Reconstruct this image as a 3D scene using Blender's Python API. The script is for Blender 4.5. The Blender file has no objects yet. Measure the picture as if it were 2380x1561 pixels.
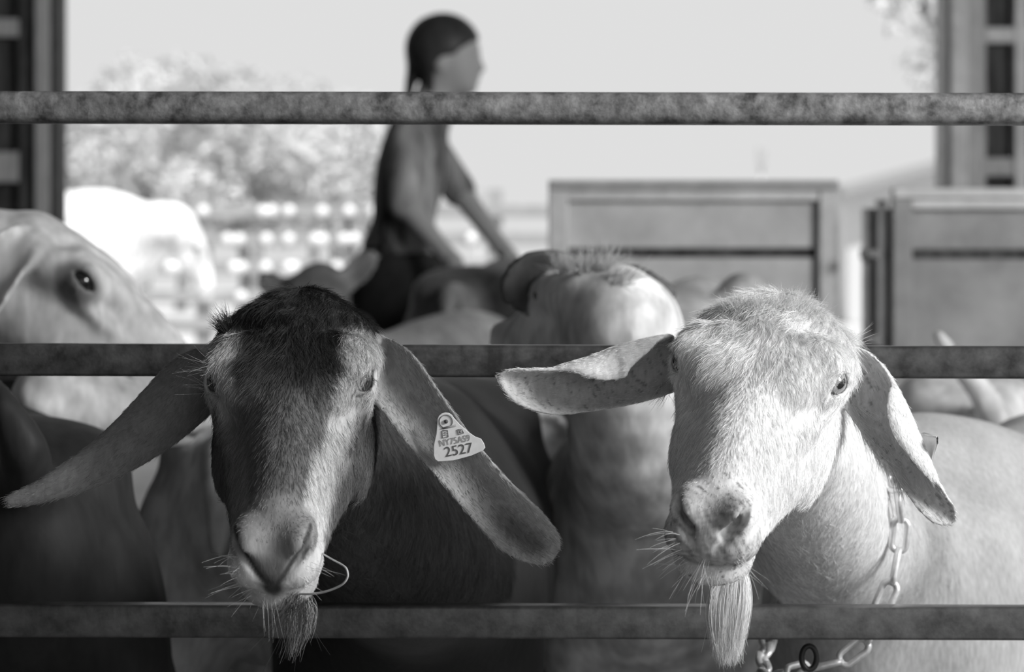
import bpy, bmesh, math, random
import numpy as np
from mathutils import Vector, Matrix

# ------------------------------------------------------------------ camera, sky, sun, lights, exposure
SC = bpy.context.scene
COL = SC.collection
FPX = 5619.0          # focal length in pixels of a 2380 px wide frame (85 mm on 36 mm)
EYE = 0.90            # camera height
HOR = 620.0           # pixel row of the horizon

cam_d = bpy.data.cameras.new('camera')
cam = bpy.data.objects.new('camera', cam_d)
COL.objects.link(cam)
cam_d.sensor_width = 36.0
cam_d.lens = FPX / 2380.0 * 36.0
cam_d.shift_y = -(780.5 - HOR) / 2380.0
cam.location = (0, 0, EYE)
cam.rotation_euler = (math.pi / 2, 0, 0)
cam_d.clip_start = 0.05
cam_d.dof.use_dof = True
cam_d.dof.focus_distance = 2.02
cam_d.dof.aperture_fstop = 6.7
SC.camera = cam

W = bpy.data.worlds.new('sky')
SC.world = W
W.use_nodes = True
W.node_tree.nodes['Background'].inputs['Color'].default_value = (1, 1, 1, 1)
W.node_tree.nodes['Background'].inputs['Strength'].default_value = 0.74

sun_d = bpy.data.lights.new('sun', 'SUN')
sun_d.energy = 6.0
sun_d.angle = math.radians(0.6)
sun = bpy.data.objects.new('sun', sun_d)
COL.objects.link(sun)
sun.rotation_euler = (math.radians(28), 0, math.radians(25))

key_d = bpy.data.lights.new('side_opening_light', 'AREA')
key_d.energy = 285.0
key_d.shape = 'RECTANGLE'
key_d.size = 1.5
key_d.size_y = 1.5
key = bpy.data.objects.new('side_opening_light', key_d)
COL.objects.link(key)
key.location = (3.75, 0.5, 2.65)
key.rotation_euler = (Vector((0.15, 2.15, 0.8)) - key.location).to_track_quat('-Z', 'Y').to_euler()

SC.view_settings.view_transform = 'Standard'
SC.view_settings.look = 'None'
SC.view_settings.exposure = 0.0
SC.view_settings.gamma = 1.0
SC.view_settings.use_curve_mapping = False

# ------------------------------------------------------------------ helpers
rng = np.random.default_rng(7)
random.seed(7)


def P(px, py, Y):
    """world point at depth Y that the photo shows at pixel (px, py)"""
    return np.array([(px - 1190.0) * Y / FPX, Y, EYE + (HOR - py) * Y / FPX])


def link(o, parent=None):
    COL.objects.link(o)
    if parent is not None:
        o.parent = parent
    return o


def tag(o, label=None, cat=None, group=None, kind=None):
    if label: o['label'] = label
    if cat: o['category'] = cat
    if group: o['group'] = group
    if kind: o['kind'] = kind
    return o


def empty(name, label=None, cat=None, group=None, loc=(0, 0, 0)):
    o = bpy.data.objects.new(name, None)
    o.location = loc
    o.empty_display_size = 0.05
    link(o)
    return tag(o, label, cat, group)


def mesh_obj(name, verts, faces, mat, parent=None, smooth=True, attr=None, loc=None):
    """verts are world coordinates; when the parent has a location the child keeps the world place"""
    me = bpy.data.meshes.new(name)
    verts = np.asarray(verts, dtype=np.float64)
    off = np.zeros(3)
    if parent is not None:
        off = np.array(parent.matrix_basis.translation)
        q = parent.parent
        while q is not None:
            off = off + np.array(q.matrix_basis.translation)
            q = q.parent
    if loc is not None:
        loc = np.asarray(loc, float)
        v2 = verts - loc
    else:
        v2 = verts - off
    if isinstance(faces, np.ndarray):
        n = faces.shape[1]
        me.vertices.add(len(v2)); me.vertices.foreach_set('co', v2.ravel())
        me.loops.add(faces.size); me.loops.foreach_set('vertex_index', faces.ravel().astype(np.int32))
        me.polygons.add(len(faces))
        me.polygons.foreach_set('loop_start', np.arange(0, faces.size, n, dtype=np.int32))
        me.update(calc_edges=True)
    else:
        me.from_pydata([tuple(v) for v in v2], [], faces)
    me.validate()
    if smooth:
        me.polygons.foreach_set('use_smooth', np.ones(len(me.polygons), dtype=bool))
    if attr is not None:
        a = me.color_attributes.new('coat', 'FLOAT_COLOR', 'POINT')
        c = np.ones((len(v2), 4), dtype=np.float32)
        c[:, :3] = np.asarray(attr, dtype=np.float32)[:, None]
        a.data.foreach_set('color', c.ravel())
    if mat is not None:
        me.materials.append(mat)
    o = bpy.data.objects.new(name, me)
    link(o, parent)
    if loc is not None:
        o.location = loc - off
    return o


def bm_obj(name, bm, mat, parent=None, smooth=False):
    vs = np.array([v.co[:] for v in bm.verts])
    bm.verts.index_update()
    fs = [[v.index for v in f.verts] for f in bm.faces]
    bm.free()
    return mesh_obj(name, vs, fs, mat, parent, smooth)


def box_bm(bm, lo, hi, bev=0.0):
    lo = Vector(lo); hi = Vector(hi)
    r = bmesh.ops.create_cube(bm, size=1.0)
    vs = r['verts']
    for v in vs:
        v.co = Vector(((v.co.x + .5) * (hi.x - lo.x) + lo.x, (v.co.y + .5) * (hi.y - lo.y) + lo.y, (v.co.z + .5) * (hi.z - lo.z) + lo.z))
    if bev > 0:
        es = list({e for v in vs for e in v.link_edges})
        bmesh.ops.bevel(bm, geom=es, offset=bev, segments=3, profile=0.5, affect='EDGES')


def box(name, lo, hi, mat, parent=None, bev=0.0, smooth=False):
    bm = bmesh.new()
    box_bm(bm, lo, hi, bev)
    return bm_obj(name, bm, mat, parent, smooth)


def catmull(pts, n):
    pts = np.asarray(pts, float)
    p = np.vstack([2 * pts[0] - pts[1], pts, 2 * pts[-1] - pts[-2]])
    out = []
    m = len(pts) - 1
    for q in np.linspace(0, m, n):
        i = min(int(q), m - 1); t = q - i
        a, b, c, d = p[i], p[i + 1], p[i + 2], p[i + 3]
        out.append(.5 * ((2 * b) + (c - a) * t + (2 * a - 5 * b + 4 * c - d) * t * t + (3 * b - a - 3 * c + d) * t ** 3))
    return np.array(out)


def tube_mesh(pts, radii, seg=10, closed=False):
    pts = np.asarray(pts, float); n = len(pts)
    radii = np.broadcast_to(np.asarray(radii, float), (n,))
    V = []; Fc = []
    up = np.array([0.123, 0.31, 0.94])
    for i in range(n):
        if closed: t = pts[(i + 1) % n] - pts[i - 1]
        else: t = pts[min(i + 1, n - 1)] - pts[max(i - 1, 0)]
        t = t / (np.linalg.norm(t) + 1e-12)
        a = up - t * np.dot(up, t); a /= np.linalg.norm(a) + 1e-12
        up = a
        b = np.cross(t, a)
        for k in range(seg):
            q = 2 * math.pi * k / seg
            V.append(pts[i] + radii[i] * (a * math.cos(q) + b * math.sin(q)))
    for i in range(n if closed else n - 1):
        j = (i + 1) % n
        for k in range(seg):
            l = (k + 1) % seg
            Fc.append([i * seg + k, i * seg + l, j * seg + l, j * seg + k])
    if not closed:
        Fc.append(list(range(seg))[::-1]); Fc.append([(n - 1) * seg + k for k in range(seg)])
    return np.array(V), Fc


# ------------------------------------------------------------------ materials
def grey(c): return (c, c, c, 1.0)


def mat_plain(name, c, rough=0.7, metal=0.0, spec=0.3, noise=0.0, nscale=20.0, bump=0.0, bscale=60.0, c2=None, stretch=None):
    m = bpy.data.materials.new(name); m.use_nodes = True
    nt = m.node_tree; b = nt.nodes['Principled BSDF']
    b.inputs['Roughness'].default_value = rough
    b.inputs['Metallic'].default_value = metal
    b.inputs['Specular IOR Level'].default_value = spec
    b.inputs['Base Color'].default_value = grey(c)
    tc = nt.nodes.new('ShaderNodeTexCoord')
    src = tc.outputs['Object']
    if stretch:
        mp = nt.nodes.new('ShaderNodeMapping'); mp.inputs['Scale'].default_value = stretch
        nt.links.new(src, mp.inputs['Vector']); src = mp.outputs['Vector']
    if noise > 0 or c2 is not None:
        n = nt.nodes.new('ShaderNodeTexNoise'); n.inputs['Scale'].default_value = nscale; n.inputs['Detail'].default_value = 6
        n.inputs['Roughness'].default_value = 0.65
        nt.links.new(src, n.inputs['Vector'])
        r = nt.nodes.new('ShaderNodeValToRGB')
        lo = c * (1 - noise); hi = c * (1 + noise) if c2 is None else c2
        r.color_ramp.elements[0].position = 0.35; r.color_ramp.elements[0].color = grey(lo)
        r.color_ramp.elements[1].position = 0.68; r.color_ramp.elements[1].color = grey(hi)
        nt.links.new(n.outputs['Fac'], r.inputs['Fac'])
        nt.links.new(r.outputs['Color'], b.inputs['Base Color'])
    if bump > 0:
        n2 = nt.nodes.new('ShaderNodeTexNoise'); n2.inputs['Scale'].default_value = bscale; n2.inputs['Detail'].default_value = 5
        nt.links.new(src, n2.inputs['Vector'])
        bp = nt.nodes.new('ShaderNodeBump'); bp.inputs['Strength'].default_value = bump; bp.inputs['Distance'].default_value = 0.01
        nt.links.new(n2.outputs['Fac'], bp.inputs['Height']); nt.links.new(bp.outputs['Normal'], b.inputs['Normal'])
    return m


def mat_coat(name, rough=0.6, nscale=220.0, amp=0.2, bump=0.3, big=0.16, bigscale=14.0):
    """short animal coat: colour from the attribute 'coat', broken up by fine and broad noise, with a fine hair relief"""
    m = bpy.data.materials.new(name); m.use_nodes = True
    nt = m.node_tree; b = nt.nodes['Principled BSDF']
    b.inputs['Roughness'].default_value = rough; b.inputs['Specular IOR Level'].default_value = 0.25
    b.inputs['Sheen Weight'].default_value = 0.05
    at = nt.nodes.new('ShaderNodeAttribute'); at.attribute_name = 'coat'
    tc = nt.nodes.new('ShaderNodeTexCoord')
    mp = nt.nodes.new('ShaderNodeMapping'); mp.inputs['Scale'].default_value = (1, 1, 0.35)
    nt.links.new(tc.outputs['Object'], mp.inputs['Vector'])
    n = nt.nodes.new('ShaderNodeTexNoise'); n.inputs['Scale'].default_value = nscale; n.inputs['Detail'].default_value = 4
    nt.links.new(mp.outputs['Vector'], n.inputs['Vector'])
    n2 = nt.nodes.new('ShaderNodeTexNoise'); n2.inputs['Scale'].default_value = bigscale; n2.inputs['Detail'].default_value = 5
    nt.links.new(tc.outputs['Object'], n2.inputs['Vector'])
    def rng_node(src, a):
        r = nt.nodes.new('ShaderNodeMapRange'); r.inputs['From Min'].default_value = 0.25; r.inputs['From Max'].default_value = 0.75
        r.inputs['To Min'].default_value = 1 - a; r.inputs['To Max'].default_value = 1 + a
        nt.links.new(src, r.inputs['Value']); return r.outputs['Result']
    mul = nt.nodes.new('ShaderNodeMath'); mul.operation = 'MULTIPLY'
    nt.links.new(rng_node(n.outputs['Fac'], amp), mul.inputs[0]); nt.links.new(rng_node(n2.outputs['Fac'], big), mul.inputs[1])
    mx = nt.nodes.new('ShaderNodeVectorMath'); mx.operation = 'SCALE'
    nt.links.new(at.outputs['Color'], mx.inputs[0]); nt.links.new(mul.outputs[0], mx.inputs['Scale'])
    nt.links.new(mx.outputs['Vector'], b.inputs['Base Color'])
    bp = nt.nodes.new('ShaderNodeBump'); bp.inputs['Strength'].default_value = bump; bp.inputs['Distance'].default_value = 0.002
    nt.links.new(n.outputs['Fac'], bp.inputs['Height']); nt.links.new(bp.outputs['Normal'], b.inputs['Normal'])
    return m


def mat_hair(name, rough=0.5, spec=0.3, vary=0.35):
    m = bpy.data.materials.new(name); m.use_nodes = True
    nt = m.node_tree; b = nt.nodes['Principled BSDF']
    b.inputs['Roughness'].default_value = rough; b.inputs['Specular IOR Level'].default_value = spec
    at = nt.nodes.new('ShaderNodeAttribute'); at.attribute_name = 'coat'
    hi = nt.nodes.new('ShaderNodeHairInfo')
    r = nt.nodes.new('ShaderNodeMapRange'); r.inputs['To Min'].default_value = 1 - vary; r.inputs['To Max'].default_value = 1 + vary
    nt.links.new(hi.outputs['Random'], r.inputs['Value'])
    mx = nt.nodes.new('ShaderNodeVectorMath'); mx.operation = 'SCALE'
    nt.links.new(at.outputs['Color'], mx.inputs[0]); nt.links.new(r.outputs['Result'], mx.inputs['Scale'])
    nt.links.new(mx.outputs['Vector'], b.inputs['Base Color'])
    return m


COAT = mat_coat('coat')
COAT_FAR = mat_coat('coat_far', nscale=60.0, amp=0.3, bump=0.5, big=0.35, bigscale=9.0)
HAIR = mat_hair('hair')


# ------------------------------------------------------------------ implicit surfaces
def axis(lo, hi, f0, f1, hf, hc, grow=1.22):
    a = list(np.arange(f0, f1 + hf, hf))
    s = hf
    while a[-1] < hi:
        s = min(s * grow, hc); a.append(a[-1] + s)
    s = hf; b = [a[0]]
    while b[-1] > lo:
        s = min(s * grow, hc); b.append(b[-1] - s)
    return np.array(b[:0:-1] + a, dtype=np.float32)


class Field:
    def __init__(self, xs, ys, zs):
        self.ax = (xs, ys, zs)
        self.f = np.full((len(xs), len(ys), len(zs)), 0.4, dtype=np.float32)

    def view(self, lo, hi):
        sl = []
        for a, l, h in zip(self.ax, lo, hi):
            i = max(np.searchsorted(a, l) - 2, 0); j = min(np.searchsorted(a, h) + 2, len(a))
            sl.append(slice(i, j))
        sl = tuple(sl)
        X = self.ax[0][sl[0]][:, None, None]; Y = self.ax[1][sl[1]][None, :, None]; Z = self.ax[2][sl[2]][None, None, :]
        return sl, X, Y, Z

    def merge(self, sl, d, k, cut=False):
        f = self.f[sl]
        if f.size == 0: return
        if cut:
            h = np.maximum(k - np.abs(f + d), 0) / k
            self.f[sl] = np.maximum(f, -d) + h * h * (k * .25)
        else:
            h = np.maximum(k - np.abs(f - d), 0) / k
            self.f[sl] = np.minimum(f, d) - h * h * (k * .25)

    def ell(self, c, r, k, R=None, cut=False):
        c = np.asarray(c, float); r = np.asarray(r, float)
        m = (r.max() if R is not None else r) + k + 0.004
        sl, X, Y, Z = self.view(c - m, c + m)
        x, y, z = X - c[0], Y - c[1], Z - c[2]
        if R is not None:
            R = np.asarray(R, float)
            x, y, z = (R[0, 0] * x + R[1, 0] * y + R[2, 0] * z, R[0, 1] * x + R[1, 1] * y + R[2, 1] * z, R[0, 2] * x + R[1, 2] * y + R[2, 2] * z)
        a = (x / r[0]) ** 2 + (y / r[1]) ** 2 + (z / r[2]) ** 2
        b = (x / r[0] ** 2) ** 2 + (y / r[1] ** 2) ** 2 + (z / r[2] ** 2) ** 2
        k0 = np.sqrt(a); k1 = np.sqrt(b) + 1e-6
        self.merge(sl, (k0 * (k0 - 1) / k1).astype(np.float32), k, cut)

    def tube(self, pts, rad, k, cut=False):
        pts = np.asarray(pts, float); rad = np.broadcast_to(np.asarray(rad, float), (len(pts),))
        m = rad.max() + k + 0.004
        sl, X, Y, Z = self.view(pts.min(0) - m, pts.max(0) + m)
        best = None
        for i in range(len(pts) - 1):
            a = pts[i]; ba = pts[i + 1] - a; bb = float(ba @ ba) + 1e-12
            x, y, z = X - a[0], Y - a[1], Z - a[2]
            t = np.clip((x * ba[0] + y * ba[1] + z * ba[2]) / bb, 0, 1)
            d = np.sqrt((x - t * ba[0]) ** 2 + (y - t * ba[1]) ** 2 + (z - t * ba[2]) ** 2) - (rad[i] + t * (rad[i + 1] - rad[i]))
            best = d if best is None else np.minimum(best, d)
        self.merge(sl, best.astype(np.float32), k, cut)

    def sheet(self, pts, rad, k):
        """union of small balls: a thin curved sheet"""
        m = float(np.max(rad)) + k + 0.006
        sl, X, Y, Z = self.view(pts.min(0) - m, pts.max(0) + m)
        xs, ys, zs = X.ravel(), Y.ravel(), Z.ravel()
        D = np.full((len(xs), len(ys), len(zs)), 0.4, dtype=np.float32)
        hx = (xs[-1] - xs[0]) / (len(xs) - 1)
        n = int(math.ceil(m / float(np.diff(xs).min())))
        n = min(n, 5)
        o = np.arange(-n, n + 1)
        O = np.stack(np.meshgrid(o, o, o, indexing='ij'), -1).reshape(-1, 3)
        ix = np.searchsorted(xs, pts[:, 0]); iy = np.searchsorted(ys, pts[:, 1]); iz = np.searchsorted(zs, pts[:, 2])
        for s in range(0, len(pts), 4000):
            I = np.clip(ix[s:s + 4000, None] + O[None, :, 0], 0, len(xs) - 1)
            J = np.clip(iy[s:s + 4000, None] + O[None, :, 1], 0, len(ys) - 1)
            K = np.clip(iz[s:s + 4000, None] + O[None, :, 2], 0, len(zs) - 1)
            p = pts[s:s + 4000]
            d = np.sqrt((xs[I] - p[:, 0:1]) ** 2 + (ys[J] - p[:, 1:2]) ** 2 + (zs[K] - p[:, 2:3]) ** 2) - rad[s:s + 4000, None]
            np.minimum.at(D.reshape(-1), ((I * len(ys) + J) * len(zs) + K).ravel(), d.astype(np.float32).ravel())
        self.merge(sl, D, k)

    def mesh(self):
        f = self.f; S = f < 0
        c = np.zeros(tuple(n - 1 for n in f.shape), dtype=np.uint8)
        for i in (0, 1):
            for j in (0, 1):
                for k in (0, 1):
                    c += S[i:S.shape[0] - 1 + i, j:S.shape[1] - 1 + j, k:S.shape[2] - 1 + k]
        act = (c > 0) & (c < 8)
        A = np.argwhere(act)
        idx = np.full(act.shape, -1, dtype=np.int32); idx[act] = np.arange(len(A))
        acc = np.zeros((len(A), 3)); cnt = np.zeros(len(A))
        cor = [(0, 0, 0), (1, 0, 0), (0, 1, 0), (1, 1, 0), (0, 0, 1), (1, 0, 1), (0, 1, 1), (1, 1, 1)]
        edges = [(0, 1), (2, 3), (4, 5), (6, 7), (0, 2), (1, 3), (4, 6), (5, 7), (0, 4), (1, 5), (2, 6), (3, 7)]
        val = []; pos = []
        for q in cor:
            I = A + np.array(q)
            val.append(f[I[:, 0], I[:, 1], I[:, 2]].astype(np.float64))
            pos.append(np.stack([self.ax[0][I[:, 0]], self.ax[1][I[:, 1]], self.ax[2][I[:, 2]]], 1).astype(np.float64))
        for a, b in edges:
            m = (val[a] < 0) != (val[b] < 0)
            t = val[a] / (val[a] - val[b] + 1e-20)
            p = pos[a] + t[:, None] * (pos[b] - pos[a])
            acc[m] += p[m]; cnt[m] += 1
        V = acc / np.maximum(cnt, 1)[:, None]
        Fs = []
        for axn in range(3):
            sh = list(f.shape)
            s0 = [slice(1, -1)] * 3; s1 = [slice(1, -1)] * 3
            s0[axn] = slice(0, -1); s1[axn] = slice(1, None)
            a = S[tuple(s0)]; b = S[tuple(s1)]
            E = np.argwhere(a != b)
            if len(E) == 0: continue
            flip = ~a[E[:, 0], E[:, 1], E[:, 2]]
            base = E.copy()
            o1, o2 = [q for q in range(3) if q != axn]
            base[:, o1] += 1; base[:, o2] += 1
            def cell(d1, d2):
                I = base.copy(); I[:, o1] += d1; I[:, o2] += d2
                return idx[I[:, 0], I[:, 1], I[:, 2]]
            q = np.stack([cell(-1, -1), cell(0, -1), cell(0, 0), cell(-1, 0)], 1)
            if axn == 1: flip = ~flip
            q[flip] = q[flip][:, ::-1]
            Fs.append(q)
        Fq = np.concatenate(Fs)
        Fq = Fq[(Fq >= 0).all(1)]
        return V, Fq


def smooth_mesh(V, Fq, it=2, lam=0.5):
    E = np.concatenate([Fq[:, [0, 1]], Fq[:, [1, 2]], Fq[:, [2, 3]], Fq[:, [3, 0]]])
    n = len(V)
    for _ in range(it):
        s = np.zeros((n, 3)); c = np.bincount(E.ravel(), minlength=n).astype(float)
        for d in range(3):
            s[:, d] = np.bincount(E[:, 0], weights=V[E[:, 1], d], minlength=n) + np.bincount(E[:, 1], weights=V[E[:, 0], d], minlength=n)
        V = V + lam * (s / np.maximum(c, 1)[:, None] - V)
    return V


def vert_normals(V, Fq):
    a = V[Fq[:, 2]] - V[Fq[:, 0]]; b = V[Fq[:, 3]] - V[Fq[:, 1]]
    n = np.cross(a, b)
    N = np.zeros_like(V)
    for k in range(4):
        for d in range(3):
            N[:, d] += np.bincount(Fq[:, k], weights=n[:, d], minlength=len(V))
    return N / (np.linalg.norm(N, axis=1, keepdims=True) + 1e-12)


def spl(xs, ys, n=400):
    """smooth 1-D table through the given stations"""
    xs = np.asarray(xs, float)
    c = catmull(np.stack([xs, np.asarray(ys, float)], 1), n)
    o = np.argsort(c[:, 0])
    return c[o, 0], c[o, 1]


def hair_obj(name, roots, normals, dirs, length, parent, coat, mat=None, lift=0.25, droop=0.25, wob=0.12, radius=0.00016, npts=4, tip=0.25, clump=0.0, grav=0.0):
    N = len(roots)
    mat = mat or HAIR
    length = np.broadcast_to(np.asarray(length, float), (N,))
    s = np.linspace(0, 1, npts)[None, :, None]
    L = length[:, None, None]
    lift = np.broadcast_to(np.asarray(lift, float), (N,))[:, None, None]
    w = rng.normal(0, 1, (N, 1, 3)) * wob
    pos = roots[:, None, :] + dirs[:, None, :] * L * s + normals[:, None, :] * L * (lift * s - droop * lift * 1.6 * s * s) + w * L * s ** 1.5
    if grav: pos[:, :, 2] -= (L * grav * s ** 2)[:, :, 0]
    off = np.zeros(3)
    q = parent
    while q is not None:
        off += np.array(q.matrix_basis.translation); q = q.parent
    pos = pos - off
    cd = bpy.data.hair_curves.new(name)
    cd.add_curves([npts] * N)
    cd.attributes['position'].data.foreach_set('vector', pos.astype(np.float32).ravel())
    r = cd.attributes.get('radius') or cd.attributes.new('radius', 'FLOAT', 'POINT')
    rad = (np.broadcast_to(np.asarray(radius, float), (N,))[:, None] * (1 - (1 - tip) * np.linspace(0, 1, npts)[None, :] ** 1.5)).astype(np.float32)
    r.data.foreach_set('value', rad.ravel())
    a = cd.attributes.new('coat', 'FLOAT_COLOR', 'CURVE')
    c = np.ones((N, 4), dtype=np.float32); c[:, :3] = np.broadcast_to(np.asarray(coat, float), (N,))[:, None]
    a.data.foreach_set('color', c.ravel())
    cd.materials.append(mat)
    o = bpy.data.objects.new(name, cd)
    link(o, parent)
    o['kind'] = 'stuff'
    return o

# ------------------------------------------------------------------ goat anatomy
class Pose:
    """head frame in mm: u to the goat's left, v along the face to the nose, w towards the forehead side"""
    C0 = np.array([0.0, 100.0, 24.0])

    def __init__(self, O, pitch, yaw, roll=0.0, s=1.0):
        p, y, r = math.radians(pitch), math.radians(yaw), math.radians(roll)
        B = np.array([[1, 0, 0], [0, -math.cos(p), -math.sin(p)], [0, -math.sin(p), math.cos(p)]], float).T  # columns u v w
        Rz = np.array([[math.cos(y), math.sin(y), 0], [-math.sin(y), math.cos(y), 0], [0, 0, 1]])
        Ry = np.array([[math.cos(r), 0, math.sin(r)], [0, 1, 0], [-math.sin(r), 0, math.cos(r)]])
        self.R = Ry @ Rz @ B
        self.O = np.asarray(O, float); self.s = s

    def w(self, p):
        p = np.asarray(p, float)
        return self.O + ((p - self.C0) * (self.s / 1000.0)) @ self.R.T

    def l(self, V):
        return ((V - self.O) @ self.R) * (1000.0 / self.s) + self.C0

    def d(self, v):
        return np.asarray(v, float) @ self.R.T


HV = [-45, -30, -10, 10, 40, 80, 110, 140, 170, 200, 230, 255, 275, 288, 298, 303]
H_TOP = [-26, -14, 8, 22, 39, 51, 53, 49, 45, 40, 32, 22, 12, 2, -8, -20]
H_BOT = [-40, -60, -74, -84, -92, -93, -88, -79, -69, -60, -54, -50, -47, -43, -36, -24]
H_WID = [10, 30, 42, 49, 55, 58, 58, 55, 50, 43, 37, 35, 34, 29, 20, 4]
H_TAP = [0, 0, .05, .1, .12, .15, .2, .3, .36, .38, .36, .3, .2, .1, 0, 0]     # how much narrower the upper side is


def head_sdf(F, ps, k=0.02, wid=1.0, detail=True, jaw=1.0, nost=1.0, lidr=6.0, gaze=(.86, .30, .36), ec=(57.0, 101, 25), slit=False):
    t = [spl(HV, q) for q in (H_TOP, H_BOT, H_WID, H_TAP)]
    cs = np.array([ps.w((a, b, c)) for a in (-80, 80) for b in (-60, 320) for c in (-115, 80)])
    sl, X, Y, Z = F.view(cs.min(0), cs.max(0))
    x, y, z = X - ps.O[0], Y - ps.O[1], Z - ps.O[2]
    R = ps.R; g = 1000.0 / ps.s
    u = (R[0, 0] * x + R[1, 0] * y + R[2, 0] * z) * g + Pose.C0[0]
    v = (R[0, 1] * x + R[1, 1] * y + R[2, 1] * z) * g + Pose.C0[1]
    w = (R[0, 2] * x + R[1, 2] * y + R[2, 2] * z) * g + Pose.C0[2]
    vc = np.clip(v, HV[0], HV[-1])
    top = np.interp(vc, *t[0]); bot = np.interp(vc, *t[1]); wd = np.interp(vc, *t[2]) * wid; tp = np.interp(vc, *t[3])
    b = (top - bot) / 2; c = (top + bot) / 2
    sq = np.clip((w - c) / b, -1.3, 1.3)
    a = wd * (1 - tp * sq)
    p = 2.3
    d = ((np.abs(u / a) ** p + np.abs((w - c) / b) ** p) ** (1 / p) - 1) * np.minimum(a, b) * 0.9
    d = np.maximum(d, np.maximum(HV[0] - v, v - HV[-1]))
    F.merge(sl, (d / g).astype(np.float32), k)
    s = ps.s / 1000.0

    def T(pts, r, kk, cut=False):
        F.tube(ps.w(np.asarray(pts, float)), np.asarray(r, float) * s, kk * s, cut)

    def Q(c, r, kk, cut=False):
        F.ell(ps.w(c), np.asarray(r, float) * s, kk * s, ps.R, cut)
    Q((0, 26, 22), (38, 36, 20), 18)
    Q((0, 54, 35), (34, 48, 19), 22)                                # forehead
    for m in (-1, 1):
        Q((m * 18, 40, 33), (13, 20, 11), 12)                       # polled horn bumps
        Q((m * 53 * wid, 101, 25), (19, 26, 22), 16)                # orbit
        T([(m * 36, 80, 43), (m * 50, 84, 42), (m * 62 * wid, 100, 40)], [10, 10, 7], 14)
        Q((m * 32, 116, 32), (22, 34, 18), 16)                      # plane from the eye to the nose   # brow
        Q((m * 43 * jaw, 104, -42), (15, 58, 40), 16)                # cheek
        T([(m * 58, 116, 10), (m * 50, 145, 2), (m * 38, 175, -2)], [9, 8, 5], 12)
        Q((m * 20, 273, 0), (14, 22, 15), 9)                        # nostril wing
        Q((m * 18, 278, -22), (18, 22, 13), 9)                      # upper lip
        T([(m * 14, 18, 16), (m * 44, 38, 16), (m * 54 * wid, 62, 18)], [25, 24, 20], 24)   # ear root and temple
    Q((0, 266, -49), (32, 31, 19), 9)
    if not detail: return
    for m in (-1, 1):
        T([(m * 63, 128, 15), (m * 57, 142, 6)], [2.2, 1.5], 3, True)
        if slit:
            T([(m * 3, 304, -22), (m * 11, 301, -14), (m * 20, 294, -4), (m * 28, 284, 6), (m * 31, 274, 13)], [1.6, 2.8, 3.8, 3.6, 1.8], 3, True)
        else:
            T([(m * 8, 303, -18), (m * 17, 297, -6), (m * 25, 287, 4), (m * 28, 275, 11)], [2.5, 5.2, 5.0, 2.5], 3, True)
            T([(m * 13, 292, -8), (m * 19, 280, 0)], [4, 5], 3, True)
        T([(0, 306, -33), (m * 14, 300, -34), (m * 26, 286, -32), (m * 35, 262, -28), (m * 40, 236, -21)], [2.0, 2.0, 2.0, 1.8, 1.2], 3, True)
    T([(0, 308, -10), (0, 304, -32)], [1.8, 1.8], 3, True)
    # lids: a skin shell over the eyeball, opened by an almond
    for m in (-1, 1):
        E = np.array([m * ec[0] * wid, ec[1], ec[2]]); r = 15.5
        Q(E, (r + 3.2, r + 3.2, r + 3.2), 5)
        g0 = np.array([m * gaze[0], gaze[1], gaze[2]]); g0 /= np.linalg.norm(g0)
        t0 = np.array([0, 1.0, 0]) - g0 * g0[1]; t0 /= np.linalg.norm(t0)
        t0 = t0 + 0.12 * np.array([0, 0, -1.0]); t0 -= g0 * (t0 @ g0); t0 /= np.linalg.norm(t0)
        pts = [E + (r + 3) * (math.cos(q) * g0 + math.sin(q) * t0) for q in np.radians([-58, -36, -12, 12, 36, 60])]
        T(pts, np.array([1.0, 3.8, 6.0, 6.0, 4.0, 1.2]) * lidr / 6.0, 2.0, True)
        Q(E, (r, r, r), 1.0, True)


def eye_mesh(ps, m, wid, parent, gaze=(.86, .30, .36), iris=.30, sclera=.10, ec=(57.0, 101, 25)):
    E = np.array([m * ec[0] * wid, ec[1], ec[2]]); r = 15.2
    g0 = np.array([m * gaze[0], gaze[1], gaze[2]]); g0 /= np.linalg.norm(g0)
    t0 = np.array([0, 1.0, -.12]); t0 -= g0 * (t0 @ g0); t0 /= np.linalg.norm(t0)
    b0 = np.cross(g0, t0)
    V = []; Fc = []; col = []
    nr, ns = 40, 48
    for i in range(nr + 1):
        th = math.pi * (i / nr) ** 1.25
        for j in range(ns):
            ph = 2 * math.pi * j / ns
            d = math.cos(th) * g0 + math.sin(th) * (math.cos(ph) * t0 + math.sin(ph) * b0)
            bul = 1.0 + 0.06 * math.exp(-(th / .5) ** 2)
            V.append(ps.w(E + r * bul * d))
            a, b = math.sin(th) * math.cos(ph), math.sin(th) * math.sin(ph)
            deg = math.degrees(th)
            if (abs(a) / .36) ** 4 + (abs(b) / .17) ** 4 < 1: c = 0.004
            elif deg < 36: c = iris
            elif deg < 41: c = 0.03
            else: c = sclera
            col.append(c)
    for i in range(nr):
        for j in range(ns):
            k = (j + 1) % ns
            Fc.append([i * ns + j, i * ns + k, (i + 1) * ns + k, (i + 1) * ns + j])
    return mesh_obj('eye', V, Fc, EYEMAT, parent, True, col)


def mat_eye():
    m = bpy.data.materials.new('wet_eye'); m.use_nodes = True
    nt = m.node_tree; b = nt.nodes['Principled BSDF']
    at = nt.nodes.new('ShaderNodeAttribute'); at.attribute_name = 'coat'
    nt.links.new(at.outputs['Color'], b.inputs['Base Color'])
    b.inputs['Roughness'].default_value = 0.12; b.inputs['Specular IOR Level'].default_value = 0.6
    b.inputs['Coat Weight'].default_value = 0.6; b.inputs['Coat Roughness'].default_value = 0.03
    return m


EYEMAT = mat_eye()


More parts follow.
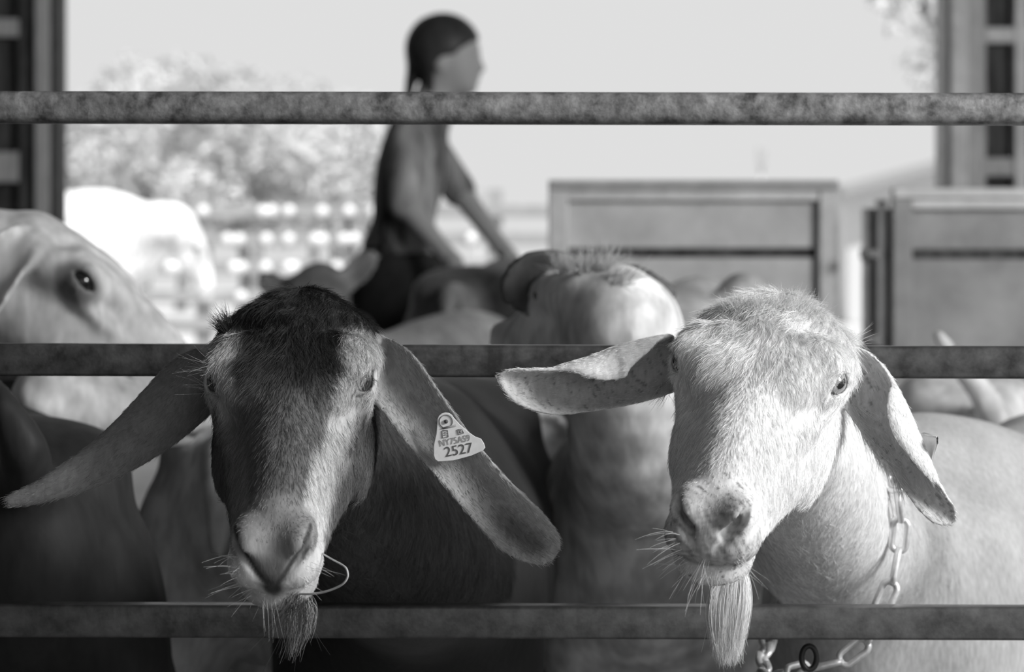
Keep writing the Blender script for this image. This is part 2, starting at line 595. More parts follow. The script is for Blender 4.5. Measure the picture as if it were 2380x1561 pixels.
def ear_points(st, side=1.0, concave=1.0, step=0.0013, thick=0.0021, wdv=None):
    """st: rows (x, y, z, R, a0, a1, twist) ; an ear is a sheet bent round its length.
    returns sheet points, radii, and for each point the direction along the ear and the outward normal"""
    st = np.asarray(st, float)
    L = np.linalg.norm(np.diff(st[:, :3], axis=0), axis=1).sum()
    n = max(int(L / step), 8)
    c = catmull(st, n)
    pts = []; rad = []; tan = []; nor = []; ss = []; aa = []
    yv = np.array([0, 1.0, 0])
    for i in range(n):
        T = c[min(i + 1, n - 1), :3] - c[max(i - 1, 0), :3]; T /= np.linalg.norm(T)
        if wdv is None:
            wd = np.cross(T, yv) * side
        else:
            wd = np.asarray(wdv, float).copy()
        wd = wd - T * (wd @ T); wd /= np.linalg.norm(wd)
        nn = np.cross(wd, T)
        if wdv is None:
            if nn @ yv < 0: nn = -nn
        nn = nn * concave
        tw = math.radians(c[i, 6])
        wd, nn = wd * math.cos(tw) + nn * math.sin(tw), nn * math.cos(tw) - wd * math.sin(tw)
        R = max(c[i, 3], 0.002); a0, a1 = np.radians(c[i, 4]), np.radians(c[i, 5])
        m = max(int(R * (a1 - a0) / step), 3)
        al = np.linspace(a0, a1, m)
        q = c[i, :3] + R * ((np.cos(al) - 1)[:, None] * nn + np.sin(al)[:, None] * wd)
        pts.append(q)
        e = np.minimum(np.arange(m), np.arange(m)[::-1]) * step
        rad.append(thick * np.clip(0.62 + 0.38 * e / 0.004, 0, 1) * (1.0 + 0.25 * (1 - i / n)))
        tan.append(np.repeat(T[None], m, 0)); ss.append(np.full(m, i / n))
        nor.append(np.cos(al)[:, None] * nn + np.sin(al)[:, None] * wd)
        aa.append(al)
    return (np.concatenate(pts), np.concatenate(rad), np.concatenate(tan), np.concatenate(nor), np.concatenate(ss), np.concatenate(aa))


def px_st(rows):
    """ear stations from (px, py, Y, R in px, a0, a1, twist)"""
    o = []
    for r in rows:
        p = P(r[0], r[1], r[2])
        o.append((p[0], p[1], p[2], r[3] * r[2] / FPX, r[4], r[5], r[6] if len(r) > 6 else 0))
    return o


def droop_ear(ps, m, length=1.0, out=1.0, fwd=0.0, up=0.0, R=27):
    L = [(m * 50, 28, 16), (m * (50 + 32 * out), 30 + fwd * 10, 10 + up), (m * (50 + 55 * out), 36 + fwd * 30, -28 * length + up * 1.6),
         (m * (50 + 62 * out), 50 + fwd * 50, -85 * length + up * 2), (m * (50 + 64 * out), 58 + fwd * 62, -140 * length + up * 2), (m * (50 + 64 * out), 60 + fwd * 66, -168 * length + up * 2)]
    rr = [18, 24, R, R, R * .7, R * .28]
    st = []
    for p, r in zip(L, rr):
        q = ps.w(p)
        st.append((q[0], q[1], q[2], r * ps.s / 1000, -70, 70, 0))
    return ear_points(st, wdv=ps.d((0, 1, 0.0)), concave=-m * 1.0, step=0.003, thick=0.0035)


class Frame:
    def __init__(self, x, y, heading, s=1.0, z=0.0):
        h = math.radians(heading)
        self.f = np.array([math.cos(h), math.sin(h), 0]); self.left = np.array([-math.sin(h), math.cos(h), 0]); self.o = np.array([x, y, z]); self.s = s

    def w(self, p):
        p = np.atleast_2d(np.asarray(p, float))
        r = self.o + self.s * (p[:, :1] * self.f + p[:, 1:2] * self.left + p[:, 2:3] * np.array([0, 0, 1.0]))
        return r[0] if len(r) == 1 else r

    def l(self, V):
        d = (V - self.o) / self.s
        return np.stack([d @ self.f, d @ self.left, d[:, 2]], 1)

    def R(self):
        return np.stack([self.f, self.left, np.array([0, 0, 1.0])], 1)


def body_sdf(F, fr, neck, neck_r, tail=None, legs=True, fat=1.0):
    s = fr.s; R = fr.R()

    def Q(c, r, k): F.ell(fr.w(c), np.asarray(r) * s, k * s, R)
    Q((0, 0, .54), (.36, .155 * fat, .20), .06)
    Q((.24, 0, .56), (.20, .13 * fat, .19), .06)
    Q((.16, 0, .70), (.16, .05, .06), .08)
    Q((-.26, 0, .59), (.20, .13 * fat, .165), .06)
    for m in (-1, 1):
        Q((.25, m * .095, .50), (.09, .055, .16), .05)
        Q((-.30, m * .095, .47), (.125, .065, .17), .05)
        Q((-.30, m * .07, .70), (.07, .04, .035), .05)
        if legs:
            F.tube(fr.w([(.25, m * .095, .44), (.255, m * .09, .27), (.25, m * .09, .09), (.26, m * .09, .03)]), np.array([.05, .03, .021, .026]) * s, .03 * s)
            F.tube(fr.w([(-.27, m * .10, .42), (-.22, m * .10, .33), (-.37, m * .095, .235), (-.355, m * .095, .09), (-.335, m * .095, .03)]), np.array([.075, .055, .028, .021, .026]) * s, .03 * s)
    F.tube(np.asarray(neck), np.asarray(neck_r), .035)
    if tail is not None:
        F.tube(fr.w(tail), np.linspace(.032, .012, len(tail)) * s, .02)


def nearest_idx(V, Pn):
    """index and distance of the nearest of the points Pn, done on a coarse grid of chunks"""
    best = np.full(len(V), 9.0); bi = np.zeros(len(V), dtype=int)
    for s in range(0, len(V), 20000):
        d = ((V[s:s + 20000, None, :] - Pn[None]) ** 2).sum(-1)
        bi[s:s + 20000] = d.argmin(1); best[s:s + 20000] = np.sqrt(d.min(1))
    return bi, best


def sstep(a, b, x):
    t = np.clip((x - a) / (b - a), 0, 1)
    return t * t * (3 - 2 * t)


def mixf(a, b, t): return a + (b - a) * t


def vnoise(V, scale, seed=0):
    """cheap smooth pseudo-noise in 0..1 from sums of sines"""
    r = np.random.default_rng(seed); o = np.zeros(len(V))
    for i in range(7):
        k = r.normal(0, 1, 3) * scale * (1 + .35 * i); o += np.sin(V @ k + r.uniform(0, 6.3)) / (1 + .25 * i)
    return 0.5 + o / 7.0

# ------------------------------------------------------------------ steel gate
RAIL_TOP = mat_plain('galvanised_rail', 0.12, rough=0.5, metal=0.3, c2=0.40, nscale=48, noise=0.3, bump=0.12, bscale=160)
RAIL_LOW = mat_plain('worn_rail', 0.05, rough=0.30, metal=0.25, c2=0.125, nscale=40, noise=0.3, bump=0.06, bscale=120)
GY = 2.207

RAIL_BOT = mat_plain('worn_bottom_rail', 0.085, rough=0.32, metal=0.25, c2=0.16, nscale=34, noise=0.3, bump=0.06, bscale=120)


def rail(name, top, bot, parent, mat, depth=0.026, bev=0.004, slope=0.0):
    a = P(1190, top, GY)[2]; b = P(1190, bot, GY)[2]
    bm = bmesh.new()
    box_bm(bm, (-1.15, GY, b), (1.15, GY + depth, a), bev)
    for v in bm.verts:
        v.co.z += slope * v.co.x
    return bm_obj(name, bm, mat, parent, True)


gate = empty('steel_gate', 'grey steel pen gate of horizontal rails the two front goats lean over', 'gate', loc=(0, GY, 0))
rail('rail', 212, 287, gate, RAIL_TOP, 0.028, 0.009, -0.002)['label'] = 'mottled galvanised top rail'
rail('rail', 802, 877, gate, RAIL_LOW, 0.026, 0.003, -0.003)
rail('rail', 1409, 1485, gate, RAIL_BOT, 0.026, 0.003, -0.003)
for sx in (-1, 1):
    box('post', (sx * 1.15 - .025, GY - .006, 0.0), (sx * 1.15 + .025, GY + .034, 1.16), RAIL_LOW, gate, 0.004, True)
for zz in (0.33, 0.12):
    box('rail', (-1.15, GY, zz), (1.15, GY + .026, zz + .029), RAIL_LOW, gate, 0.003, True)

# ------------------------------------------------------------------ the two goats with their heads through the gate
def hero(name, label, ps, wid, ears, fr, neck, neck_r, xr, yr, zr, coat, h=0.0019, jaw=1.0, tail=None, extra=None, nost=1.0, lidr=6.0, gaze=(.86, .30, .36), ec=(57.0, 101, 25), slit=False):
    root = empty(name, label, 'goat', loc=(fr.o[0], fr.o[1], 0))
    F = Field(axis(min(xr[0], fr.o[0] - .45), max(xr[1], fr.o[0] + .5), xr[0], xr[1], h, .012),
              axis(yr[0], fr.o[1] + .55, yr[0], yr[1], h, .012),
              axis(-.01, zr[1], zr[0], zr[1], h, .012))
    body_sdf(F, fr, neck, neck_r, tail)
    head_sdf(F, ps, 0.03, wid, True, jaw, nost, lidr, gaze, ec, slit)
    if extra: extra(F)
    for e in ears: F.sheet(e[0], e[1], 0.010)
    V, Q = F.mesh()
    V = smooth_mesh(V, Q, 2, 0.5)
    c, reg = coat(V)
    body = mesh_obj('body', V, Q, COAT, root, True, c)
    return root, body, V, Q, c, reg


def regions(V, ps, ears):
    """0 body/neck, 1 head, 2.. ears"""
    L = ps.l(V)
    reg = np.zeros(len(V), dtype=int)
    inh = (L[:, 1] > -15) & (L[:, 1] < 320) & (np.abs(L[:, 0]) < 82) & (L[:, 2] > -108 + np.clip(-L[:, 1] + 60, 0, 60) * 0.9) & (L[:, 2] < 80)
    reg[inh] = 1
    for i, e in enumerate(ears):
        sub = e[0][::7]
        lo, hi = sub.min(0) - .006, sub.max(0) + .006
        m = np.where(((V > lo) & (V < hi)).all(1))[0]
        _, d = nearest_idx(V[m], sub)
        ok = d < 0.0072
        L2 = L[m]
        ok &= ~((np.abs(L2[:, 0]) < 62) & (L2[:, 1] > 20))
        reg[m[ok]] = 2 + i
    return L, reg


# --- dark goat
psA = Pose(P(677, 880, 2.03), 35, 1, 0, 1.0)
WA = .99
earA1 = ear_points(px_st([(868, 812, 2.085, 40, -60, 60), (915, 872, 2.065, 72, -62, 58), (980, 965, 2.05, 78, -58, 55), (1062, 1068, 2.045, 74, -55, 52), (1138, 1155, 2.05, 74, -55, 55), (1205, 1222, 2.06, 76, -55, 55), (1262, 1268, 2.07, 56, -52, 52), (1290, 1287, 2.075, 20, -50, 50)]), side=-1)
earA2 = ear_points(px_st([(490, 850, 2.10, 60, -60, 60), (450, 890, 2.10, 84, -60, 60), (395, 945, 2.09, 84, -58, 58), (320, 1012, 2.075, 72, -58, 58), (240, 1070, 2.065, 58, -58, 58), (160, 1113, 2.06, 44, -58, 58), (85, 1146, 2.06, 29, -58, 58), (18, 1166, 2.06, 16, -58, 58)]), side=1, concave=-1)
frA = Frame(-0.10, 2.98, -94, 1.0)


def coatA(V):
    L, reg = regions(V, psA, (earA1, earA2))
    u, v, w = np.abs(L[:, 0]), L[:, 1], L[:, 2]
    n = vnoise(V, 90, 3); n2 = vnoise(V, 28, 4)
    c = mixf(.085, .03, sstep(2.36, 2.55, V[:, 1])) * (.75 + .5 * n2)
    h = reg == 1
    ch = np.full(len(V), .032)
    ch = mixf(ch, .12, sstep(115, 170, v))                                       # nose bridge brown
    ch = mixf(ch, .085, sstep(38, 52, u) * sstep(125, 155, v))                    # cheeks
    orb = 1 - sstep(.75, 1.1, np.sqrt(((u - 58) / 27) ** 2 + ((v - 90 + 6 * n) / 46) ** 2 + ((w - 24) / 40) ** 2))
    ch = mixf(ch, .46, orb)
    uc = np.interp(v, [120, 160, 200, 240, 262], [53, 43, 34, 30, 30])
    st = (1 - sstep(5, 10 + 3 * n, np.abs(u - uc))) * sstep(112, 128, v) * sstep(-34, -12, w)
    ch = mixf(ch, np.interp(v, [120, 190, 230], [.42, .42, .55]), st * np.where(L[:, 0] > 0, 1, 1 - .8 * sstep(128, 155, v)))  # stripe fades on the goat's right: shade put into the coat
    muz = sstep(240, 258, v)
    ch = mixf(ch, .24, muz * sstep(-8, 2, w))
    ch = mixf(ch, .60, muz * (1 - sstep(-10, -2, w)) * sstep(12, 22, u + 0.35 * (-w)))
    ch = mixf(ch, .45, (1 - sstep(-44, -37, w)) * sstep(235, 255, v))
    nos = np.minimum(np.abs(w - (u * 1.25 - 27)) + np.clip(u - 30, 0, 99) + np.clip(270 - v, 0, 99) + 1.5, np.sqrt((u - 2) ** 2 + (v - 301) ** 2 + ((w + 26) * .5) ** 2))
    ch = mixf(ch, .05, 1 - sstep(3, 7, nos))
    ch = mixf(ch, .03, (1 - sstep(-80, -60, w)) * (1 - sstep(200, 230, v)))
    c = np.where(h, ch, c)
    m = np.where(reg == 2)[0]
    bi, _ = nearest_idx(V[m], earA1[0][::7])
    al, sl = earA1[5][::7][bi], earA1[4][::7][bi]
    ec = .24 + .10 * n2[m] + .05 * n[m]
    ec = mixf(ec, .09, .95 * sstep(.35, .7, sl) * (1 - sstep(.05, .75, np.abs(al - .18) + .25 * (n[m] - .5))) * (1 - sstep(.8, .95, sl)))   # bare hollow of the ear, with its shade painted in
    ec = mixf(ec, .42, sstep(.3, .8, -al) * sstep(.35, .5, sl))  # lower edge lightened: the light on it is painted in
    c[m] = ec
    c = np.where(reg == 3, .15 + .08 * n2 + .10 * sstep(.26, .40, -V[:, 0]) , c)  # tip lighter than the base, whose shade is put into the colour
    return c, (L, reg)


neckA = catmull([psA.w((0, 40, -52)), P(765, 1085, 2.20), P(920, 1270, 2.36), P(985, 1330, 2.62)], 10)
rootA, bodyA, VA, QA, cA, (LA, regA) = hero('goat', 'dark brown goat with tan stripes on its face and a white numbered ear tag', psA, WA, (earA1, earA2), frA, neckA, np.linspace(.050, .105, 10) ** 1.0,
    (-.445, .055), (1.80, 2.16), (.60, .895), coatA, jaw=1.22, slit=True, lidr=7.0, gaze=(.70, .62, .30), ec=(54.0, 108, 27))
for m in (-1, 1): eye_mesh(psA, m, WA, rootA, (.74, .50, .60), .035, .42, (54.0, 108, 27))

# --- white goat
psB = Pose(P(1764, 866, 2.03), 30, 14.5, 8, 1.0)
WB = 1.03
earB1 = ear_points(px_st([(1945, 850, 2.105, 50, -70, 70), (1985, 872, 2.10, 58, -70, 85), (2020, 935, 2.10, 62, -60, 130), (2062, 1010, 2.09, 60, -55, 172), (2105, 1078, 2.08, 48, -55, 172), (2140, 1135, 2.075, 38, -60, 140), (2168, 1170, 2.07, 34, -75, 85), (2195, 1195, 2.07, 27, -75, 75), (2213, 1211, 2.07, 10, -70, 70)]), side=1)
earB2 = ear_points(px_st([(1575, 838, 2.10, 62, -70, 80), (1510, 858, 2.10, 70, -65, 140), (1430, 880, 2.10, 70, -62, 172), (1350, 898, 2.09, 62, -65, 165), (1280, 906, 2.08, 54, -75, 115), (1225, 898, 2.07, 46, -75, 80), (1185, 884, 2.065, 32, -75, 75), (1160, 874, 2.06, 10, -70, 70)]), side=-1)
frB = Frame(0.56, 2.88, 235, .95)


def coatB(V):
    L, reg = regions(V, psB, (earB1, earB2))
    u, v, w = np.abs(L[:, 0]), L[:, 1], L[:, 2]
    n = vnoise(V, 90, 5); n2 = vnoise(V, 25, 6); n3 = vnoise(V, 330, 8)
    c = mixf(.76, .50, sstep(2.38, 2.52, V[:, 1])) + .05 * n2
    h = reg == 1
    ch = mixf(.88, .74, sstep(90, 150, v))  # forehead coat lightened to stand in for light falling on it
    muz = sstep(262, 280, v)
    mot = sstep(.42, .62, n3)
    ch = mixf(ch, .46 - .14 * mot, muz * sstep(-26, -14, w) * (1 - sstep(24, 34, u)))
    ch = mixf(ch, .34, muz * (1 - sstep(-31, -26, w)) * sstep(-39, -34, w))
    ch = mixf(ch, .52 - .16 * mot, muz * (1 - sstep(-16, -10, w)) * sstep(-36, -30, w))
    sp = sstep(.74, .84, n3) * sstep(240, 262, v)
    ch = mixf(ch, .2, sp)
    c = np.where(h, ch, c)
    for i, e in enumerate((earB1, earB2)):
        m = np.where(reg == 2 + i)[0]
        bi, _ = nearest_idx(V[m], e[0][::6])
        inner = ((V[m] - e[0][::6][bi]) * e[3][::6][bi]).sum(1) < 0
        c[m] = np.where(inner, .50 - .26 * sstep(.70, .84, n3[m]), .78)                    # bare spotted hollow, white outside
    return c, (L, reg)


neckB = catmull([psB.w((0, 40, -52)), P(1858, 1085, 2.21), P(1925, 1240, 2.40), P(2010, 1270, 2.64)], 10)
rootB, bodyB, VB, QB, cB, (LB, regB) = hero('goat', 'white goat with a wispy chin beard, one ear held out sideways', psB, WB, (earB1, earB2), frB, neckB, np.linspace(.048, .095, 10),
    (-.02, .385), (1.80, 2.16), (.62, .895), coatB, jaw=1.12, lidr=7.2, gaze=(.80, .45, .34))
for m in (-1, 1): eye_mesh(psB, m, WB, rootB, (.80, .45, .34))

# ------------------------------------------------------------------ barn, yard, sky line
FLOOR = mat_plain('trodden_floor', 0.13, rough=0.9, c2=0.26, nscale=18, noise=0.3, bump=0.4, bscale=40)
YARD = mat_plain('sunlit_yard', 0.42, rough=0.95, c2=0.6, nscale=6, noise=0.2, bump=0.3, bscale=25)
BOARD = mat_plain('old_boards', 0.05, rough=0.85, c2=0.12, nscale=8, noise=0.3, stretch=(6, 6, 1))
STUD = mat_plain('grey_studs', 0.5, rough=0.8, c2=0.6, nscale=10, noise=0.2, stretch=(8, 8, 1))
STUDL = mat_plain('pale_post', 0.75, rough=0.7, c2=0.85, nscale=10, noise=0.2)
ROOF = mat_plain('roof_sheets', 0.16, rough=0.6, c2=0.22, nscale=6, noise=0.2)

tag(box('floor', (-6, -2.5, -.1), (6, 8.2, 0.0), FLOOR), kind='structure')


def yard():
    xs = np.linspace(-40, 40, 41); ys = np.array([8.2, 8.5, 8.8, 9.1, 9.5, 10, 12, 15, 20, 30, 45, 70])
    V = []; Fc = []
    for y in ys:
        for x in xs:
            t = min(max((y - 8.2) / 1.3, 0), 1)
            V.append((x, y, .3 * t * t * (3 - 2 * t) + (0.02 * math.sin(x * 1.3 + y) if y > 9 else 0)))
    n = len(xs)
    for i in range(len(ys) - 1):
        for j in range(n - 1):
            Fc.append([i * n + j, i * n + j + 1, (i + 1) * n + j + 1, (i + 1) * n + j])
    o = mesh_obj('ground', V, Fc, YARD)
    tag(o, kind='structure')


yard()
tag(box('ceiling', (-6, -2.5, 3.1), (6, 8.4, 3.16), ROOF), kind='structure')
tag(box('wall_left', (-6.1, -2.5, 0), (-6, 8.2, 3.1), BOARD), kind='structure')
XL, XR = -1.50, 1.425
tag(box('wall_front_added', (-6, -2.5, 0), (-1.0, -2.44, 3.1), BOARD), kind='structure')  # unseen wall added to cut the fill light from the front left
wb = tag(box('wall_back', (-6, 8.05, 0), (XL - .02, 8.10, 3.1), BOARD), kind='structure')
wr = tag(box('wall_back', (XR + .02, 8.05, 0), (6, 8.10, 3.1), BOARD), kind='structure')
wt = tag(box('wall_back', (XL - .02, 8.05, 2.7), (XR + .02, 8.10, 3.1), BOARD), kind='structure')
# door frame and the studs and girts of the boarded wall
fl = tag(box('door_1', (XL - .025, 7.98, 0), (XL, 8.14, 2.7), BOARD), kind='structure')
box('door_post', (XL - .07, 7.95, 0), (XL - .025, 8.05, 2.7), STUD, fl, .004)
fr_ = tag(box('door_2', (XR, 7.98, 0), (XR + .02, 8.14, 2.7), STUD), kind='structure')
box('door_post', (XR + .02, 7.94, 0), (XR + .072, 8.05, 2.7), STUDL, fr_, .004)
box('door_post', (XR + .072, 7.98, 0), (XR + .14, 8.05, 2.7), STUD, fr_, .004)
box('stud', (XL - .135, 7.99, 0), (XL - .09, 8.05, 3.0), BOARD, wb, .003)
box('stud', (XL - .62, 7.97, 0), (XL - .56, 8.05, 3.0), STUD, wb, .003)
box('girt', (XL - .6, 7.98, 1.66), (XL - .13, 8.05, 1.72), STUD, wb, .003)
box('girt', (XL - .6, 7.98, 1.18), (XL - .13, 8.05, 1.28), STUD, wb, .003)
box('stud', (XR + .235, 7.97, 0), (XR + .275, 8.05, 3.0), STUDL, wr, .003)
box('girt', (XR + .14, 7.98, 1.64), (XR + .75, 8.05, 1.69), STUDL, wr, .003)
box('girt', (XR + .14, 7.98, 1.20), (XR + .75, 8.05, 1.26), STUD, wr, .003)
for i in range(9):
    box('plank', (XL - .145 - .13 * (i + 1), 8.035, 0), (XL - .150 - .13 * i, 8.052, 3.0), BOARD, wb)
    box('plank', (XR + .145 + .13 * i, 8.035, 0), (XR + .270 + .13 * i, 8.052, 3.0), BOARD, wr)

# sheet metal pens
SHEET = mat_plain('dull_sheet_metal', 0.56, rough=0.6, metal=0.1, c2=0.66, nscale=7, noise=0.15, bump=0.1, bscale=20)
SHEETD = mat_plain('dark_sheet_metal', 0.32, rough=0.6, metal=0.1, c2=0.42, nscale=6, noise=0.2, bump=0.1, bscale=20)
FRAME = mat_plain('pen_frame', 0.40, rough=0.55, metal=0.1, c2=0.48, nscale=12, noise=0.15)
FRAMEL = mat_plain('pen_frame_pale', 0.64, rough=0.55, metal=0.1, c2=0.72, nscale=12, noise=0.15)


def pen(name, label, x0, x1, Y, ytop, sheet, top, side, y_mid):
    r = empty(name, label, 'pen panel', loc=((x0 + x1) / 2, Y, 0))
    zt = P(0, ytop, Y)[2]; zm = P(0, y_mid, Y)[2]
    a = .045
    box('sheet', (x0 + a * .5, Y + .03, zm + .012), (x1 - a * .5, Y + .034, zt - .02), sheet, r)
    box('sheet', (x0 + a * .5, Y + .03, .06), (x1 - a * .5, Y + .034, zm - .012), sheet, r)
    box('top_rail', (x0, Y - .004, zt - .024), (x1, Y + .036, zt), top, r, .004)
    box('top_flange', (x0 + a, Y + .006, zt - .048), (x1 - a, Y + .034, zt - .024), FRAMEL, r, .003)
    box('middle_rail', (x0 + a, Y + .036, zm - .014), (x1 - a, Y + .06, zm + .014), BOARD, r, .003)
    box('side_post', (x0, Y, 0), (x0 + a, Y + .036, zt - .024), side, r, .004)
    box('side_post', (x1 - a, Y, 0), (x1, Y + .036, zt - .024), side, r, .004)
    box('bottom_rail', (x0 + a, Y, .03), (x1 - a, Y + .036, .07), top, r, .004)
    return r


pen('pen_panel', 'grey framed sheet-metal pen panel standing between the girl and the doorway', P(1275, 0, 5.6)[0], P(1950, 0, 5.6)[0], 5.6, 418, SHEET, FRAME, FRAMEL, 587)
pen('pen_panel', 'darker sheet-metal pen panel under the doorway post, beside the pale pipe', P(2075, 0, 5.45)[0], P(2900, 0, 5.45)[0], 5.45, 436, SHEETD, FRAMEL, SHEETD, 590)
pp = empty('pipe_post', 'pale upright pipe between the two sheet-metal pen panels', 'post', loc=(P(2049, 0, 5.5)[0], 5.5, 0))
zt = P(0, 472, 5.5)[2]
v, f = tube_mesh([(P(2049, 0, 5.5)[0], 5.5, z) for z in np.linspace(0, zt, 12)], .0115, 14)
mesh_obj('pipe', v, f, STUDL, pp)
v, f = tube_mesh([(P(2049, 0, 5.5)[0], 5.5, zt), (P(2049, 0, 5.5)[0], 5.5, zt + .008)], .014, 14)
mesh_obj('cap', v, f, STUD, pp)
for z_ in (P(0, 590, 5.5)[2], P(0, 790, 5.5)[2], .2):
    v, f = tube_mesh([(P(2000, 0, 5.5)[0], 5.502, z_), (P(2078, 0, 5.5)[0], 5.502, z_)], .012, 10)
    mesh_obj('cross_bar', v, f, SHEETD, pp)
box('backing_sheet', (P(2000, 0, 5.55)[0], 5.525, .05), (P(2085, 0, 5.55)[0], 5.53, P(0, 484, 5.53)[2]), SHEETD, pp)

# ------------------------------------------------------------------ out in the yard
LEAF = [mat_plain('overexposed_leaves', 0.48, rough=0.8, c2=0.66, nscale=1.5, noise=0.2), mat_plain('overexposed_leaves_pale', 0.55, rough=0.8, c2=0.7, nscale=1.5, noise=0.2)]  # pale leaf colours stand in for overexposure and haze
BARK = mat_plain('bark', 0.2, rough=0.9, c2=0.3, nscale=15, noise=0.2, bump=0.5)


def tree(label, x, y, zc, rx, rz, n, size, mat, trunk_x=None, zb=.3, ry=None, lobes=7):
    r = empty('tree', label, 'tree', 'sun-bleached trees beyond the yard fence' if y > 20 else None, loc=(x, y, zb))
    ry = ry or rx
    cs = [(x + rx * random.uniform(-.6, .6), y + ry * random.uniform(-.6, .6), zc + rz * random.uniform(-.65, .6), random.uniform(.35, .6)) for _ in range(lobes)] + [(x, y, zc, .7)]
    V = []; Fc = []
    for i in range(n):
        c = random.choice(cs)
        d = rng.normal(0, 1, 3); d /= np.linalg.norm(d); d *= rng.uniform(.3, 1) ** .4
        p = np.array(c[:3]) + d * np.array([rx, ry, rz]) * c[3]
        if p[2] < zb + .1: p[2] = zb + .1 + abs(rng.normal(0, .3))
        a = rng.normal(0, 1, 3); a /= np.linalg.norm(a); b = np.cross(a, rng.normal(0, 1, 3)); b /= np.linalg.norm(b)
        s = size * rng.uniform(.6, 1.3); k = len(V)
        nn = np.cross(a, b)
        V += [p - a * s, p + b * s * .42 + nn * s * .1, p + a * s, p - b * s * .42 + nn * s * .1]; Fc.append([k, k + 1, k + 2, k + 3])
    o = mesh_obj('crown', V, Fc, mat, r, False); o['kind'] = 'stuff'
    tx = x if trunk_x is None else trunk_x
    pts = catmull([(tx, y, zb), (tx + .05 * rx, y, (zb + zc) * .45), (x - .05, y, zc), (x + .1, y, zc + rz * .5)], 14)
    v, f = tube_mesh(pts, np.linspace(.05 * rx + .03, .012, 14), 10)
    mesh_obj('trunk', v, f, BARK, r)
    for q in cs[:4]:
        v, f = tube_mesh(catmull([pts[7], (pts[7] + np.array(q[:3])) / 2 + np.array([0, 0, .08]), q[:3]], 6), np.linspace(.02 * rx + .01, .006, 6), 6)
        mesh_obj('branch', v, f, BARK, r)
    return r


for i, (px, py, Y, rx, rz, k) in enumerate([(250, 330, 29.5, 1.0, 1.0, 1), (420, 310, 33, 1.2, 1.2, 0), (590, 330, 37, 1.3, 1.2, 0), (720, 350, 41, 1.5, 1.3, 1), (845, 360, 31, .9, .8, 1), (330, 430, 25, .8, .55, 0), (560, 430, 22, .85, .5, 0), (770, 440, 26, 1.0, .55, 0)]):
    c = P(px, py, Y)
    lab = ['pale shrub leftmost beyond the fence, next to the dark door post', 'tall pale tree beyond the fence behind the white animal', 'tree in the middle of the row beyond the fence', 'thin pale tree beyond the fence just left of the girl', 'palest low tree beyond the fence right behind the girl',
           'low grey bush beyond the fence above the white animal', 'low grey bush beyond the fence in the middle of the row', 'low grey bush beyond the fence nearest the girl'][i]
    tree(lab, c[0], Y, c[2], rx, rz, 2600 if rz > .7 else 2000, .075, LEAF[k])
c = P(2130, 60, 14)
tree('pale hanging branches of a tree outside the right side of the doorway', c[0] + .1, 14, c[2] + .1, .45, .75, 700, .05, LEAF[1], trunk_x=P(2330, 0, 14)[0])

# board fence, with white balls added to stand in for sun glints
FBOARD = mat_plain('fence_board', 0.30, rough=0.7, c2=0.38, nscale=5, noise=0.15)
GLINT = mat_plain('white_glint', 0.9, rough=0.3, spec=0.6)
FY = 16.0
fence = empty('yard_fence', 'pale board fence with added white glint balls across the sunny yard', 'fence', loc=(P(550, 0, FY)[0], FY, .3))
x0, x1 = P(100, 0, FY)[0], P(1500, 0, FY)[0]
for py in (490, 555, 620, 688, 752):
    z = P(0, py, FY)[2]
    box('board', (x0, FY, z - .042), (x1, FY + .03, z + .042), FBOARD, fence, .004)
for px in (130, 470, 810, 1150, 1480):
    x = P(px, 0, FY)[0]
    box('post', (x - .05, FY + .03, .25), (x + .05, FY + .13, 1.42), FBOARD, fence, .006)
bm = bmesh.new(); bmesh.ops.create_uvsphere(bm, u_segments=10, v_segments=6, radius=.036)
bme = bpy.data.meshes.new('glint_ball'); bm.to_mesh(bme); bm.free(); bme.materials.append(GLINT)
GLINTS = {490: [473, 612, 632, 672, 750, 812, 868, 1090], 555: [330, 350, 428, 530, 556, 620, 672, 733, 750, 800, 824, 866, 868, 1096], 620: [322, 345, 395, 408, 470, 545, 562, 618, 672, 684, 783], 688: [480, 562]}
for py, l in GLINTS.items():
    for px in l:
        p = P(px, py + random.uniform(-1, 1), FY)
        o = bpy.data.objects.new('glint_ball', bme); link(o, fence)
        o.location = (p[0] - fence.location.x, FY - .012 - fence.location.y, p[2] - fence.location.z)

# far shed and two far poles
SHEDW = mat_plain('shed_wall', 0.55, rough=0.8)
SHEDR = mat_plain('shed_roof', 0.30, rough=0.6)
Yh = 26.0
sh = empty('shed', 'low pale shed with a sloping roof seen past the right end of the pen panel', 'shed', loc=(P(2080, 0, Yh)[0], Yh, .3))
a, b = P(1945, 452, Yh), P(2230, 376, Yh)
mesh_obj('roof', [(a[0], Yh - .4, a[2] - .02), (b[0], Yh - .4, b[2] - .02), (b[0], Yh + 1.6, b[2] - .02), (a[0], Yh + 1.6, a[2] - .02), (a[0], Yh - .4, a[2] + .09), (b[0], Yh - .4, b[2] + .09), (b[0], Yh + 1.6, b[2] + .09), (a[0], Yh + 1.6, a[2] + .09)],
         [[0, 1, 2, 3], [7, 6, 5, 4], [0, 4, 5, 1], [1, 5, 6, 2], [2, 6, 7, 3], [3, 7, 4, 0]], SHEDR, sh, False)
mesh_obj('wall', [(a[0] + .1, Yh - .1, .3), (b[0] - .1, Yh - .1, .3), (b[0] - .1, Yh - .1, b[2] - .05), (a[0] + .1, Yh - .1, a[2] + .01), (a[0] + .1, Yh + 1.4, .3), (b[0] - .1, Yh + 1.4, .3), (b[0] - .1, Yh + 1.4, b[2] - .05), (a[0] + .1, Yh + 1.4, a[2] + .01)],
         [[0, 1, 2, 3], [7, 6, 5, 4], [0, 4, 5, 1], [1, 5, 6, 2], [2, 6, 7, 3], [3, 7, 4, 0]], SHEDW, sh, False)
